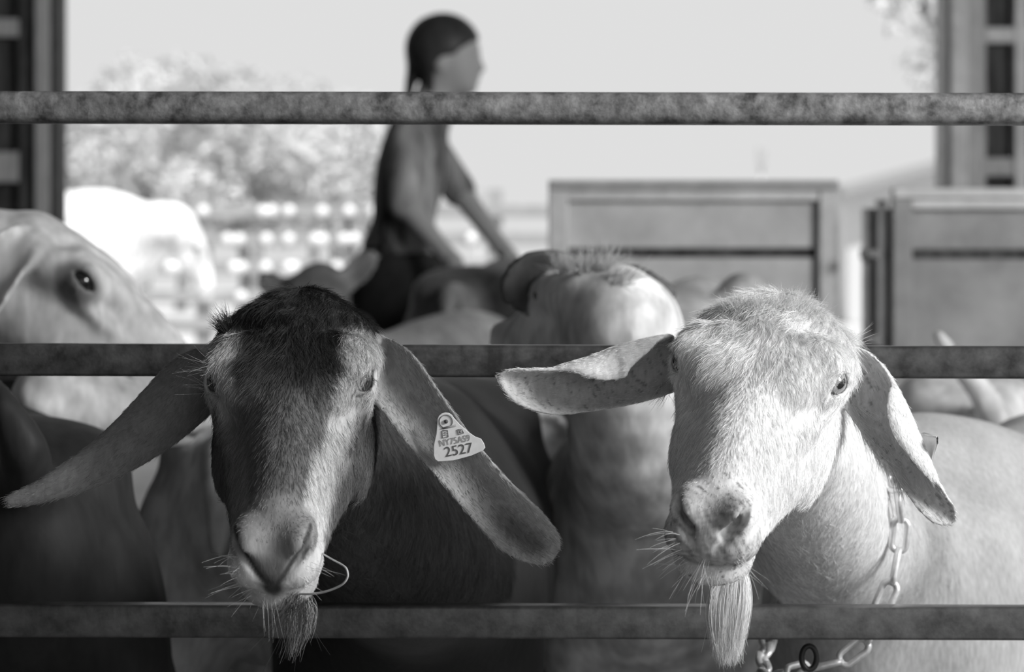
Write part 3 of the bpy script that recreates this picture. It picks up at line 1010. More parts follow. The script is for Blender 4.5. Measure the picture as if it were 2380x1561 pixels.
for px, py, h, Yp, lab in ((1769, 342, 46, 30, 'far pole with a grey box, above the grey pen panel'), (1112, 436, 26, 24, 'far pole with a small grey box, beside the girl')):
    p = P(px, py, Yp); q = P(px, py + h, Yp)
    r = empty('yard_pole', lab, 'pole', loc=(p[0], Yp, .3))
    v, f = tube_mesh([(p[0], Yp, .25), (p[0], Yp, p[2] - .02)], .022, 8); mesh_obj('pole', v, f, SHEDW, r)
    box('box', (p[0] - .05, Yp - .07, q[2]), (p[0] + .05, Yp - .01, p[2]), FRAME, r, .008)

# ------------------------------------------------------------------ the other goats
def yaw_of(heading):
    t = math.radians(heading)
    return math.degrees(math.atan2(-math.cos(t), -math.sin(t)))


def herd_goat(label, fr, ps, coat, neck_mid=None, ears='droop', tail=((-.43, 0, .69), (-.50, 0, .70), (-.53, 0, .63)), h=.0075, hh=None, group=None, neck_r=(.115, .062), ear_kw=None, fat=1.0, wid=1.0, extra=None):
    root = empty('goat', label, 'goat', group, loc=(fr.o[0], fr.o[1], fr.o[2]))
    hc = ps.w((0, 130, -10)); hh = hh or h
    ek = ear_kw or {}
    es = []
    if ears == 'droop': es = [droop_ear(ps, m, **ek) for m in (-1, 1)]
    elif ears: es = ears
    lo = np.array([fr.o[0] - .62 * fr.s, fr.o[1] - .62 * fr.s, fr.o[2] - .02]); hi = np.array([fr.o[0] + .62 * fr.s, fr.o[1] + .62 * fr.s, fr.o[2] + .85 * fr.s])
    cs = np.array([ps.w((a, b, c)) for a in (-80, 80) for b in (-50, 310) for c in (-110, 70)] + [q for e in es for q in (e[0].min(0) - .01, e[0].max(0) + .01)])
    f0, f1 = cs.min(0) - .01, cs.max(0) + .01
    lo = np.minimum(lo, f0); hi = np.maximum(hi, f1)
    F = Field(*[axis(lo[i], hi[i], f0[i], f1[i], hh, max(h, hh) * 1.4) for i in range(3)])
    c0 = fr.w((.26, 0, .60)); hb = ps.w((0, 4, -30))
    mid = fr.w(neck_mid) if neck_mid is not None else (c0 + hb) / 2 + np.array([0, 0, -.02])
    nk = catmull([c0, mid, hb], 8)
    body_sdf(F, fr, nk, np.linspace(neck_r[0], neck_r[1], 8), tail, True, fat)
    head_sdf(F, ps, .03, wid, hh < .0035)
    if extra: extra(F)
    for e in es: F.sheet(e[0], e[1] + (0.0 if hh < .004 else .0035), .010)
    V, Q = F.mesh(); V = smooth_mesh(V, Q, 2, .5)
    b = mesh_obj('body', V, Q, COAT_FAR, root, True, coat(V, ps.l(V), fr.l(V), es))
    for m in (-1, 1): eye_mesh(ps, m, wid, root, iris=.02, sclera=.03)
    return root, V, Q


def is_ear(V, es):
    r = np.zeros(len(V), bool)
    for e in es:
        sub = e[0][::5]; lo, hi = sub.min(0) - .012, sub.max(0) + .012
        m = np.where(((V > lo) & (V < hi)).all(1))[0]
        if len(m): r[m[nearest_idx(V[m], sub)[1] < .013]] = True
    return r


def flat_coat(base, var=.15, scale=20, ear=None, seed=1, face=None):
    def f(V, L, B, es):
        c = base * (1 + var * (2 * vnoise(V, scale, seed) - 1))
        if face is not None:
            c = np.where((L[:, 1] > 120) & (L[:, 1] < 320) & (np.abs(L[:, 0]) < 85) & (np.abs(L[:, 2] + 15) < 95), face, c)
        if ear is not None: c = np.where(is_ear(V, es), ear, c)
        hoof = (B[:, 2] < .045)
        return np.where(hoof, .05, np.clip(c, .01, .9))
    return f


def coat_side(V, L, B, es):
    u, v, w = np.abs(L[:, 0]), L[:, 1], L[:, 2]
    c = .52 + .07 * (2 * vnoise(V, 25, 3) - 1)
    inh = (v > 0) & (v < 310) & (u < 80)
    lip = np.interp(v, [200, 236, 262, 284, 300], [-24, -26, -34, -39, -40])
    c = np.where(inh, mixf(c, .10, (1 - sstep(2, 6, np.abs(w - lip))) * sstep(195, 215, v)), c)
    c = np.where(inh, mixf(c, .16, (1 - sstep(16, 30, np.sqrt(((v - 100) * .8) ** 2 + (w - 22) ** 2))) * sstep(40, 55, u)), c)
    c = np.where(inh, mixf(c, .35, sstep(280, 298, v) * sstep(-20, -5, w)), c)
    return c


# pale goat in profile at the left
def crease(F):
    F.tube([P(120, 935, 2.92), P(330, 965, 2.95)], [.050, .045], .05)
    F.tube([P(q[0], q[1], 2.86) for q in ((20, 888), (70, 893), (130, 912), (190, 940), (240, 952))], [.012, .02, .02, .018, .008], .012, True)


psC = Pose(P(215, 655, 3.02), 37, -86, 0, 1.12)
frC = Frame(P(222, 0, 3.02)[0] - .72, 3.10, 4, 1.0)
herd_goat('pale goat in side view at the left edge, head above the middle rail', frC, psC, coat_side, h=.009, hh=.003, ear_kw=dict(out=.22, length=.8, fwd=-.55, R=32), neck_r=(.14, .075), neck_mid=(.46, 0, .70), extra=crease)
# dark rump at lower left
frD = Frame(-.595, 2.885, 104, .98)
psD = Pose(frD.w((.66, 0, .50)), 55, yaw_of(104), 0, 1.0)
herd_goat('dark goat turned away at lower left, short tail up under the long ear', frD, psD, flat_coat(.026, .35, 12, seed=2), tail=((-.42, 0, .68), (-.475, .01, .735), (-.47, .03, .775), (-.45, .04, .80)), fat=.95)
# pale rump between the dark ones
frE = Frame(-.335, 3.50, 86, .97)
psE = Pose(frE.w((.62, 0, .42)), 50, yaw_of(86), 0, 1.0)
herd_goat('pale goat turned away behind the muzzle of the dark goat', frE, psE, flat_coat(.78, .12, 9, seed=5), tail=((-.43, 0, .68), (-.485, 0, .64), (-.48, 0, .56)), fat=.9)
# speckled grey goat in the middle, head turned away
frF = Frame(.215, 3.36, -97, 1.0)
psF = Pose(P(1350, 690, 2.92), 8, 150, 0, .95)
eF = [ear_points([(*P(a, b, 2.93), r, -70, 70, 0) for a, b, r in rows], side=sd, concave=1, step=.003, thick=.0035) for rows, sd in (
    ([(1325, 632, .018), (1285, 632, .026), (1240, 648, .030), (1205, 680, .026), (1188, 704, .010)], -1), ([(1415, 640, .014), (1470, 655, .018), (1520, 676, .016), (1565, 680, .006)], 1))]
rF, VF, QF = herd_goat('speckled grey goat in the middle with a tufted head turned away', frF, psF, flat_coat(.74, .30, 45, ear=.10, seed=6), neck_r=(.12, .070), ears=eF, neck_mid=(.44, .0, .68), wid=.9)
# small dark goat between the front two
frJ = Frame(-.075, 3.98, -90, .70)
psJ = Pose(P(1140, 985, 3.62), 30, 5, 0, .92)
eJ = [ear_points([(*P(a, b, 3.63), r, -65, 65, 0) for a, b, r in rows], side=sd, concave=1, step=.003, thick=.0035) for rows, sd in (
    ([(1195, 968, .018), (1240, 992, .034), (1285, 1018, .036), (1325, 1028, .014)], 1), ([(1085, 968, .018), (1045, 1000, .030), (1000, 1030, .032), (965, 1042, .012)], -1))]
herd_goat('small dark goat with pale ears behind the tagged ear of the dark goat', frJ, psJ, flat_coat(.05, .3, 20, ear=.72, seed=14), ears=eJ, neck_r=(.09, .06))
# grey back behind the dark goat's ear
frG = Frame(-.19, 4.78, 62, 1.05)
psG = Pose(frG.w((.62, 0, .45)), 50, yaw_of(60), 0, 1.05)
herd_goat('grey goat standing broadside behind the dark one, only its back in view', frG, psG, flat_coat(.27, .25, 20, seed=7), h=.01)
# pale backs at right
frH = Frame(.315, 4.45, 78, 1.14)
psH = Pose(frH.w((.66, .0, .42)), 50, yaw_of(78), 0, 1.05)
herd_goat('pale goat whose back shows left of the bearded white head', frH, psH, flat_coat(.55, .12, 14, seed=8), h=.01, extra=lambda F: F.ell(P(1728, 708, 4.2), (.05, .07, .058), .05))
frK = Frame(.78, 4.18, 80, .98)
psK = Pose(frK.w((.62, 0, .40)), 50, yaw_of(80), 0, 1.0)
tk = [frK.l(P(q[0], q[1], 3.72)[None])[0] for q in ((2325, 985), (2270, 895), (2215, 830), (2178, 775))]
herd_goat('pale goat turned away at the right edge, tail standing up', frK, psK, flat_coat(.55, .15, 12, seed=10), h=.009, tail=[(-.40, 0, .66)] + tk)
# far goats by the girl
frL = Frame(-.47, 6.05, -88, 1.05, .0)
psL = Pose(P(738, 690, 5.45), 38, 0, 0, 1.0)
eL = []
for rows in ([(690, 664, 5.5), (655, 672, 5.5), (622, 652, 5.5), (606, 634, 5.5)], [(786, 664, 5.5), (815, 645, 5.5), (850, 610, 5.5), (876, 588, 5.5)]):
    eL.append(ear_points([(*P(*q), rr, -65, 65, 0) for q, rr in zip(rows, (.02, .028, .028, .008))], side=1, concave=1, step=.004, thick=.004))
herd_goat('far dark-faced goat with both ears spread, left of the girl', frL, psL, flat_coat(.16, .2, 12, seed=11), h=.012, ears=eL)
frM = Frame(-.045, 6.3, 80, 1.2)
psM = Pose(frM.w((.62, 0, .50)), 50, yaw_of(80), 0, 1.0)
herd_goat('far grey goat under the hand of the girl', frM, psM, flat_coat(.20, .35, 9, seed=12), h=.012)
# white animal out in the sun
frW = Frame(P(235, 0, 11)[0] - .26, 11.0, -4, 1.23, .3)
psW = Pose(P(462, 575, 10.95), 66, -90, 0, 1.1)
herd_goat('glaring white animal standing out in the sun beyond the doorway', frW, psW, flat_coat(.85, .03, 5, seed=13), h=.018, neck_r=(.15, .09), neck_mid=(.46, 0, .63), ear_kw=dict(out=.3, length=.3))

# ------------------------------------------------------------------ the girl
SKIN = mat_plain('skin', 0.42, rough=0.55, spec=0.3)
SHIRT = mat_plain('washed_denim', 0.035, rough=0.9, c2=0.55, nscale=13, noise=0.3, stretch=(1, 1, .18), bump=.3, bscale=30)
PANTS = mat_plain('dark_trousers', 0.022, rough=0.9, noise=.3, bump=.2)
HAIRM = mat_plain('brown_hair', 0.03, rough=0.5, c2=.06, nscale=40, stretch=(1, 1, .2))
SHOE = mat_plain('dark_boot', 0.03, rough=0.6)
GYr = 6.9
girl = empty('person', 'girl with a dark ponytail walking past behind the goats, one hand on a goat', 'person', loc=(P(935, 0, GYr)[0], GYr, 0))


def Pg(x, y, dy=0.0): return P(x, y, GYr) + np.array([0, dy, 0])


def person_field():
    return Field(axis(-.55, .12, -.55, .12, .0075, .0075), axis(6.5, 7.3, 6.5, 7.3, .0075, .0075), axis(-.02, 1.63, -.02, 1.63, .0075, .0075))


def build(F, name, mat, parent):
    V, Q = F.mesh(); V = smooth_mesh(V, Q, 2, .5)
    return mesh_obj(name, V, Q, mat, parent)


def fine(lo, hi, h=.004):
    return Field(*[axis(lo[i], hi[i], lo[i], hi[i], h, h) for i in range(3)])


F = person_field()
F.ell(Pg(1036, 122), (.096, .075, .095), .02)
F.ell(Pg(1064, 165), (.060, .060, .070), .03)
F.ell(Pg(1078, 196), (.030, .042, .028), .02)
F.tube([Pg(1100, 126), Pg(1110, 146), Pg(1119, 160)], [.010, .012, .012], .012)
F.ell(Pg(1104, 182), (.014, .022, .011), .010); F.ell(Pg(1094, 207), (.018, .022, .014), .012)
F.tube([Pg(1096, 112, -.03), Pg(1098, 112, .03)], [.012, .012], .02)
for s in (-1, 1):
    F.ell(Pg(1024, 148, s * .073), (.018, .010, .030), .01)
    F.ell(Pg(1094, 138, s * .032), (.012, .014, .010), .006, None, True)
F.tube([Pg(1022, 190), Pg(995, 260), Pg(970, 330)], [.052, .055, .07], .03)
F.ell(Pg(955, 380), (.08, .14, .14), .03); F.ell(Pg(935, 520), (.075, .12, .15), .05)
arms = [([Pg(955, 330, -.15), Pg(950, 480, -.21), Pg(1035, 582, -.27)], [.042, .036, .024]), ([Pg(985, 330, .13), Pg(1066, 440, .17), Pg(1163, 572, .06)], [.042, .036, .024])]
for a, r in arms: F.tube(a, r, .02)
for sgn, (a, r) in zip((-1, 1), arms):
    w0 = a[2]; d = a[2] - a[1]; d /= np.linalg.norm(d); side = np.array([0, 1.0, 0]); dn = np.cross(d, side)
    if dn[2] > 0: dn = -dn
    pc = w0 + d * .05
    F.tube([w0, pc], [.024, .030], .01)
    F.tube([pc - side * .018, pc + side * .018], [.018, .018], .012)
    for k, (o, L) in enumerate(((-.030, .062), (-.010, .075), (.010, .072), (.030, .056))):
        b = pc + side * o + d * .02
        F.tube([b, b + d * L * .5 + dn * .004, b + d * L * .8 + dn * .022, b + d * L * .92 + dn * .038], [.0100, .0095, .0088, .008], .003)
    t = pc - side * sgn * .028 - d * .02
    F.tube([t, t + d * .028 - side * sgn * .02 + dn * .012, t + d * .052 - side * sgn * .022 + dn * .022], [.012, .0105, .009], .006)
F.ell(Pg(930, 630), (.10, .14, .11), .05)
for hip, knee, ank in ((Pg(915, 660, -.08), Pg(885, 960, -.10), Pg(850, 1275, -.09)), (Pg(945, 660, .08), Pg(985, 960, .09), Pg(985, 1290, .09))):
    F.tube([hip, knee, ank], [.085, .055, .04], .03)
    F.tube([ank, np.array([ank[0] + .1, ank[1], .045])], [.04, .034], .02)
build(F, 'body', SKIN, girl)
# clothes and hair, each a close shell of its own
F = person_field()
F.ell(Pg(958, 385), (.098, .165, .135), .05); F.ell(Pg(938, 500), (.088, .14, .16), .06)
F.ell(Pg(930, 572), (.108, .165, .075), .04)
F.tube([Pg(1000, 275), Pg(978, 310)], [.062, .085], .04)
for a, r in arms:
    F.tube([a[0], a[0] + (a[1] - a[0]) * .98], [.06, .05], .04)
for k in range(9):
    x = 905 + k * 13
    F.tube([Pg(x + 14, 360, -.165 + .02 * math.cos(k)), Pg(x, 470, -.155), Pg(x - 8, 585, -.165)], [.006, .012, .007], .014)
F.tube([Pg(1012, 215), Pg(985, 300)], [.047, .05], .012, True)
F.ell(Pg(925, 685), (.3, .35, .09), .02, None, True)
build(F, 'shirt', SHIRT, girl)
F = person_field()
F.ell(Pg(926, 620), (.122, .172, .09), .05)
F.tube([Pg(905, 590), Pg(868, 690)], [.05, .075], .05)
for hip, knee, ank in ((Pg(908, 655, -.08), Pg(880, 950, -.10), Pg(852, 1250, -.09)), (Pg(945, 655, .08), Pg(985, 950, .09), Pg(985, 1265, .09))):
    F.tube([hip, (hip + knee) / 2, knee, ank], [.11, .10, .085, .08], .04)
F.ell(Pg(925, 505), (.2, .25, .075), .02, None, True)
build(F, 'trousers', PANTS, girl)
F = fine((-.36, 6.72, 1.30), (-.05, 7.06, 1.64))
F.ell(Pg(1030, 112), (.108, .088, .102), .02)
F.ell(Pg(1006, 148), (.045, .075, .06), .03)
F.tube([Pg(1000, 150, -.05), Pg(1002, 212, -.045)], [.022, .012], .02)
F.ell(Pg(1112, 178), (.098, .14, .098), .02, None, True)
F.ell(Pg(1042, 178), (.040, .14, .062), .015, None, True)
F.tube(catmull([Pg(992, 70), Pg(976, 100), Pg(966, 145), Pg(955, 190), Pg(944, 250)], 9), [.026, .028, .028, .026, .023, .020, .017, .013, .008], .02)
hr = build(F, 'hair', HAIRM, girl)
v, f = tube_mesh([Pg(985, 80) + .022 * np.array([.5 * math.cos(t), math.sin(t), math.cos(t)]) for t in np.linspace(0, 2 * math.pi, 17)[:-1]], .006, 8, True)
mesh_obj('hair_band', v, f, PANTS, girl)
for s in (-1, 1):
    bm = bmesh.new(); bmesh.ops.create_uvsphere(bm, u_segments=16, v_segments=10, radius=.0125)
    c = Pg(1090, 138, s * .033)
    for q in bm.verts: q.co += Vector(c)
    bm_obj('eye', bm, PANTS, girl, True)
for ax_, dy in ((852, -.09), (985, .09)):
    F = fine(tuple(Pg(ax_, 0, dy)[:2] - np.array([.09, .08])) + (-.01,), tuple(Pg(ax_, 0, dy)[:2] + np.array([.24, .08])) + (.2,), .006)
    p = Pg(ax_, 0, dy)
    F.tube([(p[0], p[1], .14), (p[0], p[1], .06)], [.05, .05], .02)
    F.tube([(p[0] - .02, p[1], .045), (p[0] + .08, p[1], .045), (p[0] + .15, p[1], .035)], [.042, .043, .036], .02)
    build(F, 'boot', SHOE, girl)

# ------------------------------------------------------------------ fur of the two front goats
def hash01(cells, seed):
    h = (cells[:, 0] * 73856093) ^ (cells[:, 1] * 19349663) ^ (cells[:, 2] * 83492791) ^ (seed * 2654435761)
    h = (h ^ (h >> 13)) * 1274126177
    return ((h ^ (h >> 16)) & 0xFFFFFF) / float(0xFFFFFF)


def scatter(V, Q, wt, n):
    """n random points on the quads, chosen by area x the mean vertex weight"""
    a = np.linalg.norm(np.cross(V[Q[:, 2]] - V[Q[:, 0]], V[Q[:, 3]] - V[Q[:, 1]]), axis=1) * .5
    p = a * wt[Q].mean(1); p = np.cumsum(p); 
    k = np.searchsorted(p, rng.uniform(0, p[-1], n)); k = np.clip(k, 0, len(Q) - 1)
    s, t = rng.uniform(0, 1, (2, n))
    b = np.stack([(1 - s) * (1 - t), s * (1 - t), s * t, (1 - s) * t], 1)
    return k, b


def fur(root, name, V, Q, c, L, reg, ps, ears, n, lens, radius, lift, seed, vary, dens):
    N = vert_normals(V, Q)
    tocam = np.array([0, 0, EYE]) - V; tocam /= np.linalg.norm(tocam, axis=1, keepdims=True)
    wt = ((N * tocam).sum(1) > -.35).astype(float)
    u, v, w = L[:, 0], L[:, 1], L[:, 2]
    au = np.abs(u)
    head = reg == 1
    ln = np.full(len(V), lens['neck'])
    ln = np.where(head, lens['face'], ln)
    ln = np.where(head, mixf(lens['top'], ln, sstep(70, 150, v + np.clip(au - 25, 0, 60))), ln)
    ln = np.where(head, mixf(ln, lens['muzzle'], sstep(225, 262, v)), ln)
    ln = np.where(reg >= 2, lens['ear'], ln)
    # directions
    D = np.zeros_like(V)
    loc = np.stack([np.sign(u) * (.20 + .45 * sstep(8, 30, au) * sstep(90, 140, v)) * np.ones(len(V)), np.where(v < 262, 1.0, .25), -.15 - .5 * sstep(110, 150, v)], 1)
    loc[:, 0] += np.where((v < 110), .25 * np.sin(v * .06 + 2 * np.sign(u)), 0)
    D[:] = loc @ ps.R.T
    neck = reg == 0
    D[neck] = np.array([.12, .1, -1.0])
    for i, e in enumerate(ears):
        m = np.where(reg == 2 + i)[0]
        if len(m):
            bi, _ = nearest_idx(V[m], e[0][::9]); D[m] = e[2][::9][bi]
    D /= np.linalg.norm(D, axis=1, keepdims=True)
    wgt = wt * np.where(head, dens['head'], np.where(reg >= 2, dens['ear'], dens['neck']))
    wgt *= np.where(neck & ((V[:, 1] > 2.55) | (V[:, 2] < .56)), 0, 1)
    # leave the eyes and the bare nose free
    for m in (-1, 1):
        g = np.array([m * .86, .30, .36]); g /= np.linalg.norm(g)
        eo = np.array([m * 57.0, 101, 25]) + g * 17
        wgt *= np.where(np.linalg.norm(L - eo, axis=1) < 10.5, 0, 1)
    wgt *= np.where(head & (v > 284) & (w > -34) & (w < 12) & (au < 24), .06, 1)
    k, b = scatter(V, Q, wgt, n)
    q = Q[k]
    mixv = lambda A: (A[q] * (b[..., None] if A.ndim == 2 else b)).sum(1)
    R = mixv(V); Nn = mixv(N); Dn = mixv(D); cc = mixv(c); ll = mixv(ln)
    Nn /= np.linalg.norm(Nn, axis=1, keepdims=True)
    cell = np.floor((R + rng.normal(0, .0007, R.shape)) / .0034).astype(np.int64)
    j = np.stack([hash01(cell, seed + i) for i in range(4)], 1)
    cell2 = np.floor((R + rng.normal(0, .001, R.shape)) / .009).astype(np.int64)
    j2 = np.stack([hash01(cell2, seed + 9 + i) for i in range(4)], 1)
    amp = np.clip(ll / .012, .4, 1.3)[:, None]
    Dn = Dn + (.55 * (j[:, :3] - .5) + .55 * (j2[:, :3] - .5)) * amp
    Dn -= Nn * (Dn * Nn).sum(1, keepdims=True); Dn /= np.linalg.norm(Dn, axis=1, keepdims=True) + 1e-9
    ll = ll * rng.uniform(.6, 1.15, n) * (.75 + .5 * j[:, 3])
    col = np.clip(cc * 1.12 * (1 + vary * (j[:, 3] - .5)) * (1 + .55 * vary * (j2[:, 3] - .5)), .008, .95)
    hair_obj(name, R - Nn * .0004, Nn, Dn, ll, root, col, lift=lift * rng.uniform(.5, 1.4, n) + .25 * (j[:, 3] - .5), droop=.35, wob=.09, radius=radius, npts=4, tip=.3)


fur(rootA, 'fur', VA, QA, cA, LA, regA, psA, (earA1, earA2), 120000, dict(neck=.016, face=.0085, top=.014, muzzle=.0032, ear=.0055), .00013, .24, 11, .50, dict(head=1.0, ear=.75, neck=.28))
fur(rootB, 'fur', VB, QB, cB, LB, regB, psB, (earB1, earB2), 125000, dict(neck=.011, face=.009, top=.021, muzzle=.0032, ear=.005), .00012, .22, 23, .24, dict(head=1.0, ear=.7, neck=.2))


def pick(V, px, py, r, n):
    """n points of the mesh near the place the photo shows at (px, py), front surface only"""
    x = 1190 + V[:, 0] / V[:, 1] * FPX; y = HOR - (V[:, 2] - EYE) / V[:, 1] * FPX
    m = np.where((x - px) ** 2 + (y - py) ** 2 < r * r)[0]
    y0 = V[m, 1].min()
    m = m[V[m, 1] < y0 + .02]
    return V[rng.choice(m, n)] + rng.normal(0, .0006, (n, 3))


def strands(name, parent, roots, dirs, length, col, radius=.00012, lift=0.0, wob=.05, grav=0.0, npts=6, tip=.25):
    d = np.asarray(dirs, float); d = d / np.linalg.norm(d, axis=-1, keepdims=True)
    d = np.broadcast_to(d, roots.shape)
    nn = np.broadcast_to(np.array([0, -1.0, 0]), roots.shape)
    return hair_obj(name, roots, nn, d, length, parent, col, lift=lift, droop=0, wob=wob, radius=radius, npts=npts, tip=tip, grav=grav)


def spray(V, spots, n, spread=.25):
    """roots and directions from rows (px, py, r, dx, dz, dy)"""
    R = []; D = []
    for s in spots:
        R.append(pick(V, s[0], s[1], s[2], n)); D.append(np.array([s[3], s[5], s[4]]) + rng.normal(0, spread, (n, 3)))
    return np.concatenate(R), np.concatenate(D)


# whiskers
R, D = spray(VB, [(1574, 1240, 14, -1, 0, -.2), (1576, 1265, 14, -1, -.15, -.2), (1580, 1295, 14, -1, -.45, -.2), (1600, 1318, 14, -.7, -.8, -.2), (1625, 1330, 16, -.35, -1, -.25), (1660, 1335, 16, -.25, -1, -.2), (1715, 1300, 16, .6, -.7, -.2), (1640, 1310, 16, -.25, -1, -.4)], 9)
strands('whiskers', rootB, R, D, rng.uniform(.008, .030, len(R)), .75, .00014, wob=.12, grav=.15)
R, D = spray(VA, [(545, 1290, 14, -1, .1, -.2), (550, 1325, 14, -1, 0, -.2), (565, 1355, 14, -1, -.2, -.2), (585, 1380, 14, -.7, -.6, -.3), (610, 1395, 14, -.2, -1, -.3), (640, 1400, 14, 0, -1, -.3), (700, 1350, 16, .8, -.5, -.2), (725, 1310, 14, 1, -.3, -.2)], 6)
strands('whiskers', rootA, R, D, rng.uniform(.008, .026, len(R)), .62, .00013, wob=.12, grav=.15)

# beards: strands fall from under the chin and draw together to a point
def beard(name, parent, top, mid, tip, w0, w1, n, col, depth, cut):
    a = np.array(top); b_ = np.array(mid); c_ = np.array(tip)
    r = np.clip(rng.normal(0, 1, (n, 3)), -1.7, 1.7); r[:, 1] *= .6
    P0 = a + r * np.array([w0, depth, .004])
    P1 = b_ + r * np.array([w1, depth * 1.1, .004]) + rng.normal(0, .0022, (n, 3))
    t = rng.uniform(cut, 1.0, n)[:, None]
    P2 = c_ + r * np.array([w1 * .42, depth * .5, .003]) + rng.normal(0, .0022, (n, 3)) + np.array([0, 0, .0])
    s = np.linspace(0, 1, 8)[None, :, None]
    s = s * t[:, None]
    pos = (1 - s) ** 2 * P0[:, None] + 2 * s * (1 - s) * (2 * P1 - .5 * P0 - .5 * P2)[:, None] + s * s * P2[:, None]
    curl = rng.normal(0, 1, (n, 1, 3)) * np.array([.006, .004, .002])
    pos = pos + curl * np.clip(s - .62, 0, 1) ** 1.5 * 3
    cd_dir = pos[:, -1] - pos[:, 0]
    o = hair_obj(name, pos[:, 0], np.zeros((n, 3)), cd_dir, 1.0, parent, col, radius=.00016, npts=8, wob=0, lift=0, tip=.3)
    off = np.zeros(3); q = parent
    while q is not None:
        off += np.array(q.matrix_basis.translation); q = q.parent
    o.data.attributes['position'].data.foreach_set('vector', (pos - off).astype(np.float32).ravel())
    return o


nb = 3000
beard('beard', rootB, P(1706, 1325, 1.955), P(1694, 1420, 1.945), P(1690, 1537, 1.95), .0052, .0078, nb, np.clip(rng.normal(.86, .07, nb), .3, .95), .005, .72)
nb = 420
beard('beard', rootA, P(694, 1400, 1.945), P(700, 1450, 1.94), P(672, 1535, 1.945), .006, .006, nb, np.where(rng.uniform(0, 1, nb) < .6, .06, .42), .006, .25)
R, D = spray(VA, [(690, 1395, 25, -.2, -1, -.2)], 90, .3)
strands('beard', rootA, R, D, rng.uniform(.02, .045, len(R)), .05, .00015, wob=.15)

# tufts on the heads, brows and in the ears
R, D = spray(VA, [(520, 755, 22, -.55, .8, .1)], 260, .25)
strands('tuft', rootA, R, D, rng.uniform(.008, .021, len(R)), .03, .00013, wob=.12)
R, D = spray(VA, [(475, 850, 16, -1, .25, -.3), (470, 900, 16, -1, .3, -.3)], 14, .3)
strands('tuft', rootA, R, D, rng.uniform(.012, .03, len(R)), .4, .00013, wob=.12)
R, D = spray(VB, [(1760, 690, 40, .1, .8, -.3), (1830, 690, 40, .3, .8, -.2), (1890, 715, 34, .6, .7, -.1), (1700, 700, 34, -.3, .7, -.3)], 160, .35)
strands('tuft', rootB, R, D, rng.uniform(.006, .019, len(R)), .78, .00012, wob=.15)
R, D = spray(VB, [(1975, 800, 14, .9, .5, 0)], 12, .14)
strands('tuft', rootB, R, D, rng.uniform(.015, .034, len(R)), .8, .00013, wob=.05)
R, D = spray(VB, [(1990, 960, 22, .55, -.8, -.2), (2020, 1010, 22, .4, -.9, -.1), (2050, 1060, 22, .35, -.9, -.1), (2085, 1105, 18, .35, -.9, -.1)], 130, .2)
strands('ear_hair', rootB, R, D, rng.uniform(.012, .026, len(R)), .62, .00012, wob=.1)
R, D = spray(VB, [(1545, 900, 20, -.5, -.6, -.4)], 60, .2)
strands('ear_hair', rootB, R, D, rng.uniform(.012, .022, len(R)), .7, .00012, wob=.1)
for root, V, spots, col in ((rootA, VA, [(828, 880, 8, -.2, .2, -.8), (848, 874, 8, .1, .2, -.8), (866, 882, 8, .5, .1, -.8)], .25), (rootB, VB, [(1930, 872, 8, 0, .3, -.8), (1950, 868, 8, .3, .2, -.8), (1940, 866, 8, .1, .3, -.8)], .6)):
    R, D = spray(V, spots, 16, .25)
    strands('eyelashes', root, R, D, rng.uniform(.006, .012, len(R)), col, .00013, grav=.5)

R, D = spray(VF, [(1310, 612, 30, -.2, .9, 0), (1350, 606, 34, .1, .9, 0), (1400, 606, 30, .5, .7, 0), (1440, 640, 30, .6, .5, 0)], 150, .4)
strands('tuft', rF, R, D, rng.uniform(.012, .034, len(R)), .62, .0003, wob=.2)

# ------------------------------------------------------------------ ear tags
TAG = mat_plain('tag_plastic', 0.72, rough=0.45, noise=.05, nscale=200)
INK = mat_plain('tag_print', 0.10, rough=0.6)
INKL = mat_plain('faded_tag_print', 0.28, rough=0.6)


def plate(name, pts, Y0, Y1, th, mat, parent):
    """flat plate: outline in photo pixels, lying at depth Y0 on the left and Y1 on the right"""
    xs = [p[0] for p in pts]; x0, x1 = min(xs), max(xs)
    yy = lambda x: Y0 + (Y1 - Y0) * (x - x0) / (x1 - x0)
    a = [P(p[0], p[1], yy(p[0])) for p in pts]
    n = len(a)
    b = [q + np.array([0, th, 0]) for q in a]
    Fc = [list(range(n)), list(range(n, 2 * n))[::-1]] + [[i, i + n, (i + 1) % n + n, (i + 1) % n] for i in range(n)]
    me = mesh_obj(name, a + b, Fc, mat, parent, False)
    m = me.modifiers.new('soft_edge', 'BEVEL'); m.width = .0004; m.segments = 2; m.limit_method = 'ANGLE'
    return me, yy


arc = [(1036 + 20 * math.cos(math.radians(q)), 977 - 19 * math.sin(math.radians(q))) for q in (20, 45, 70, 95, 120, 145, 170, 190)]
out = arc + [(1014, 1008), (1008, 1034), (1008, 1058), (1011, 1067), (1018, 1072), (1053, 1070), (1094, 1059), (1122, 1047), (1128, 1040), (1125, 1030), (1118, 1019), (1104, 1014), (1088, 1003), (1068, 985)]
tagA, yA = plate('ear_tag', out[::-1], 2.027, 2.0271, .0016, TAG, rootA)
tagA['label'] = 'white plastic ear tag printed 2527'


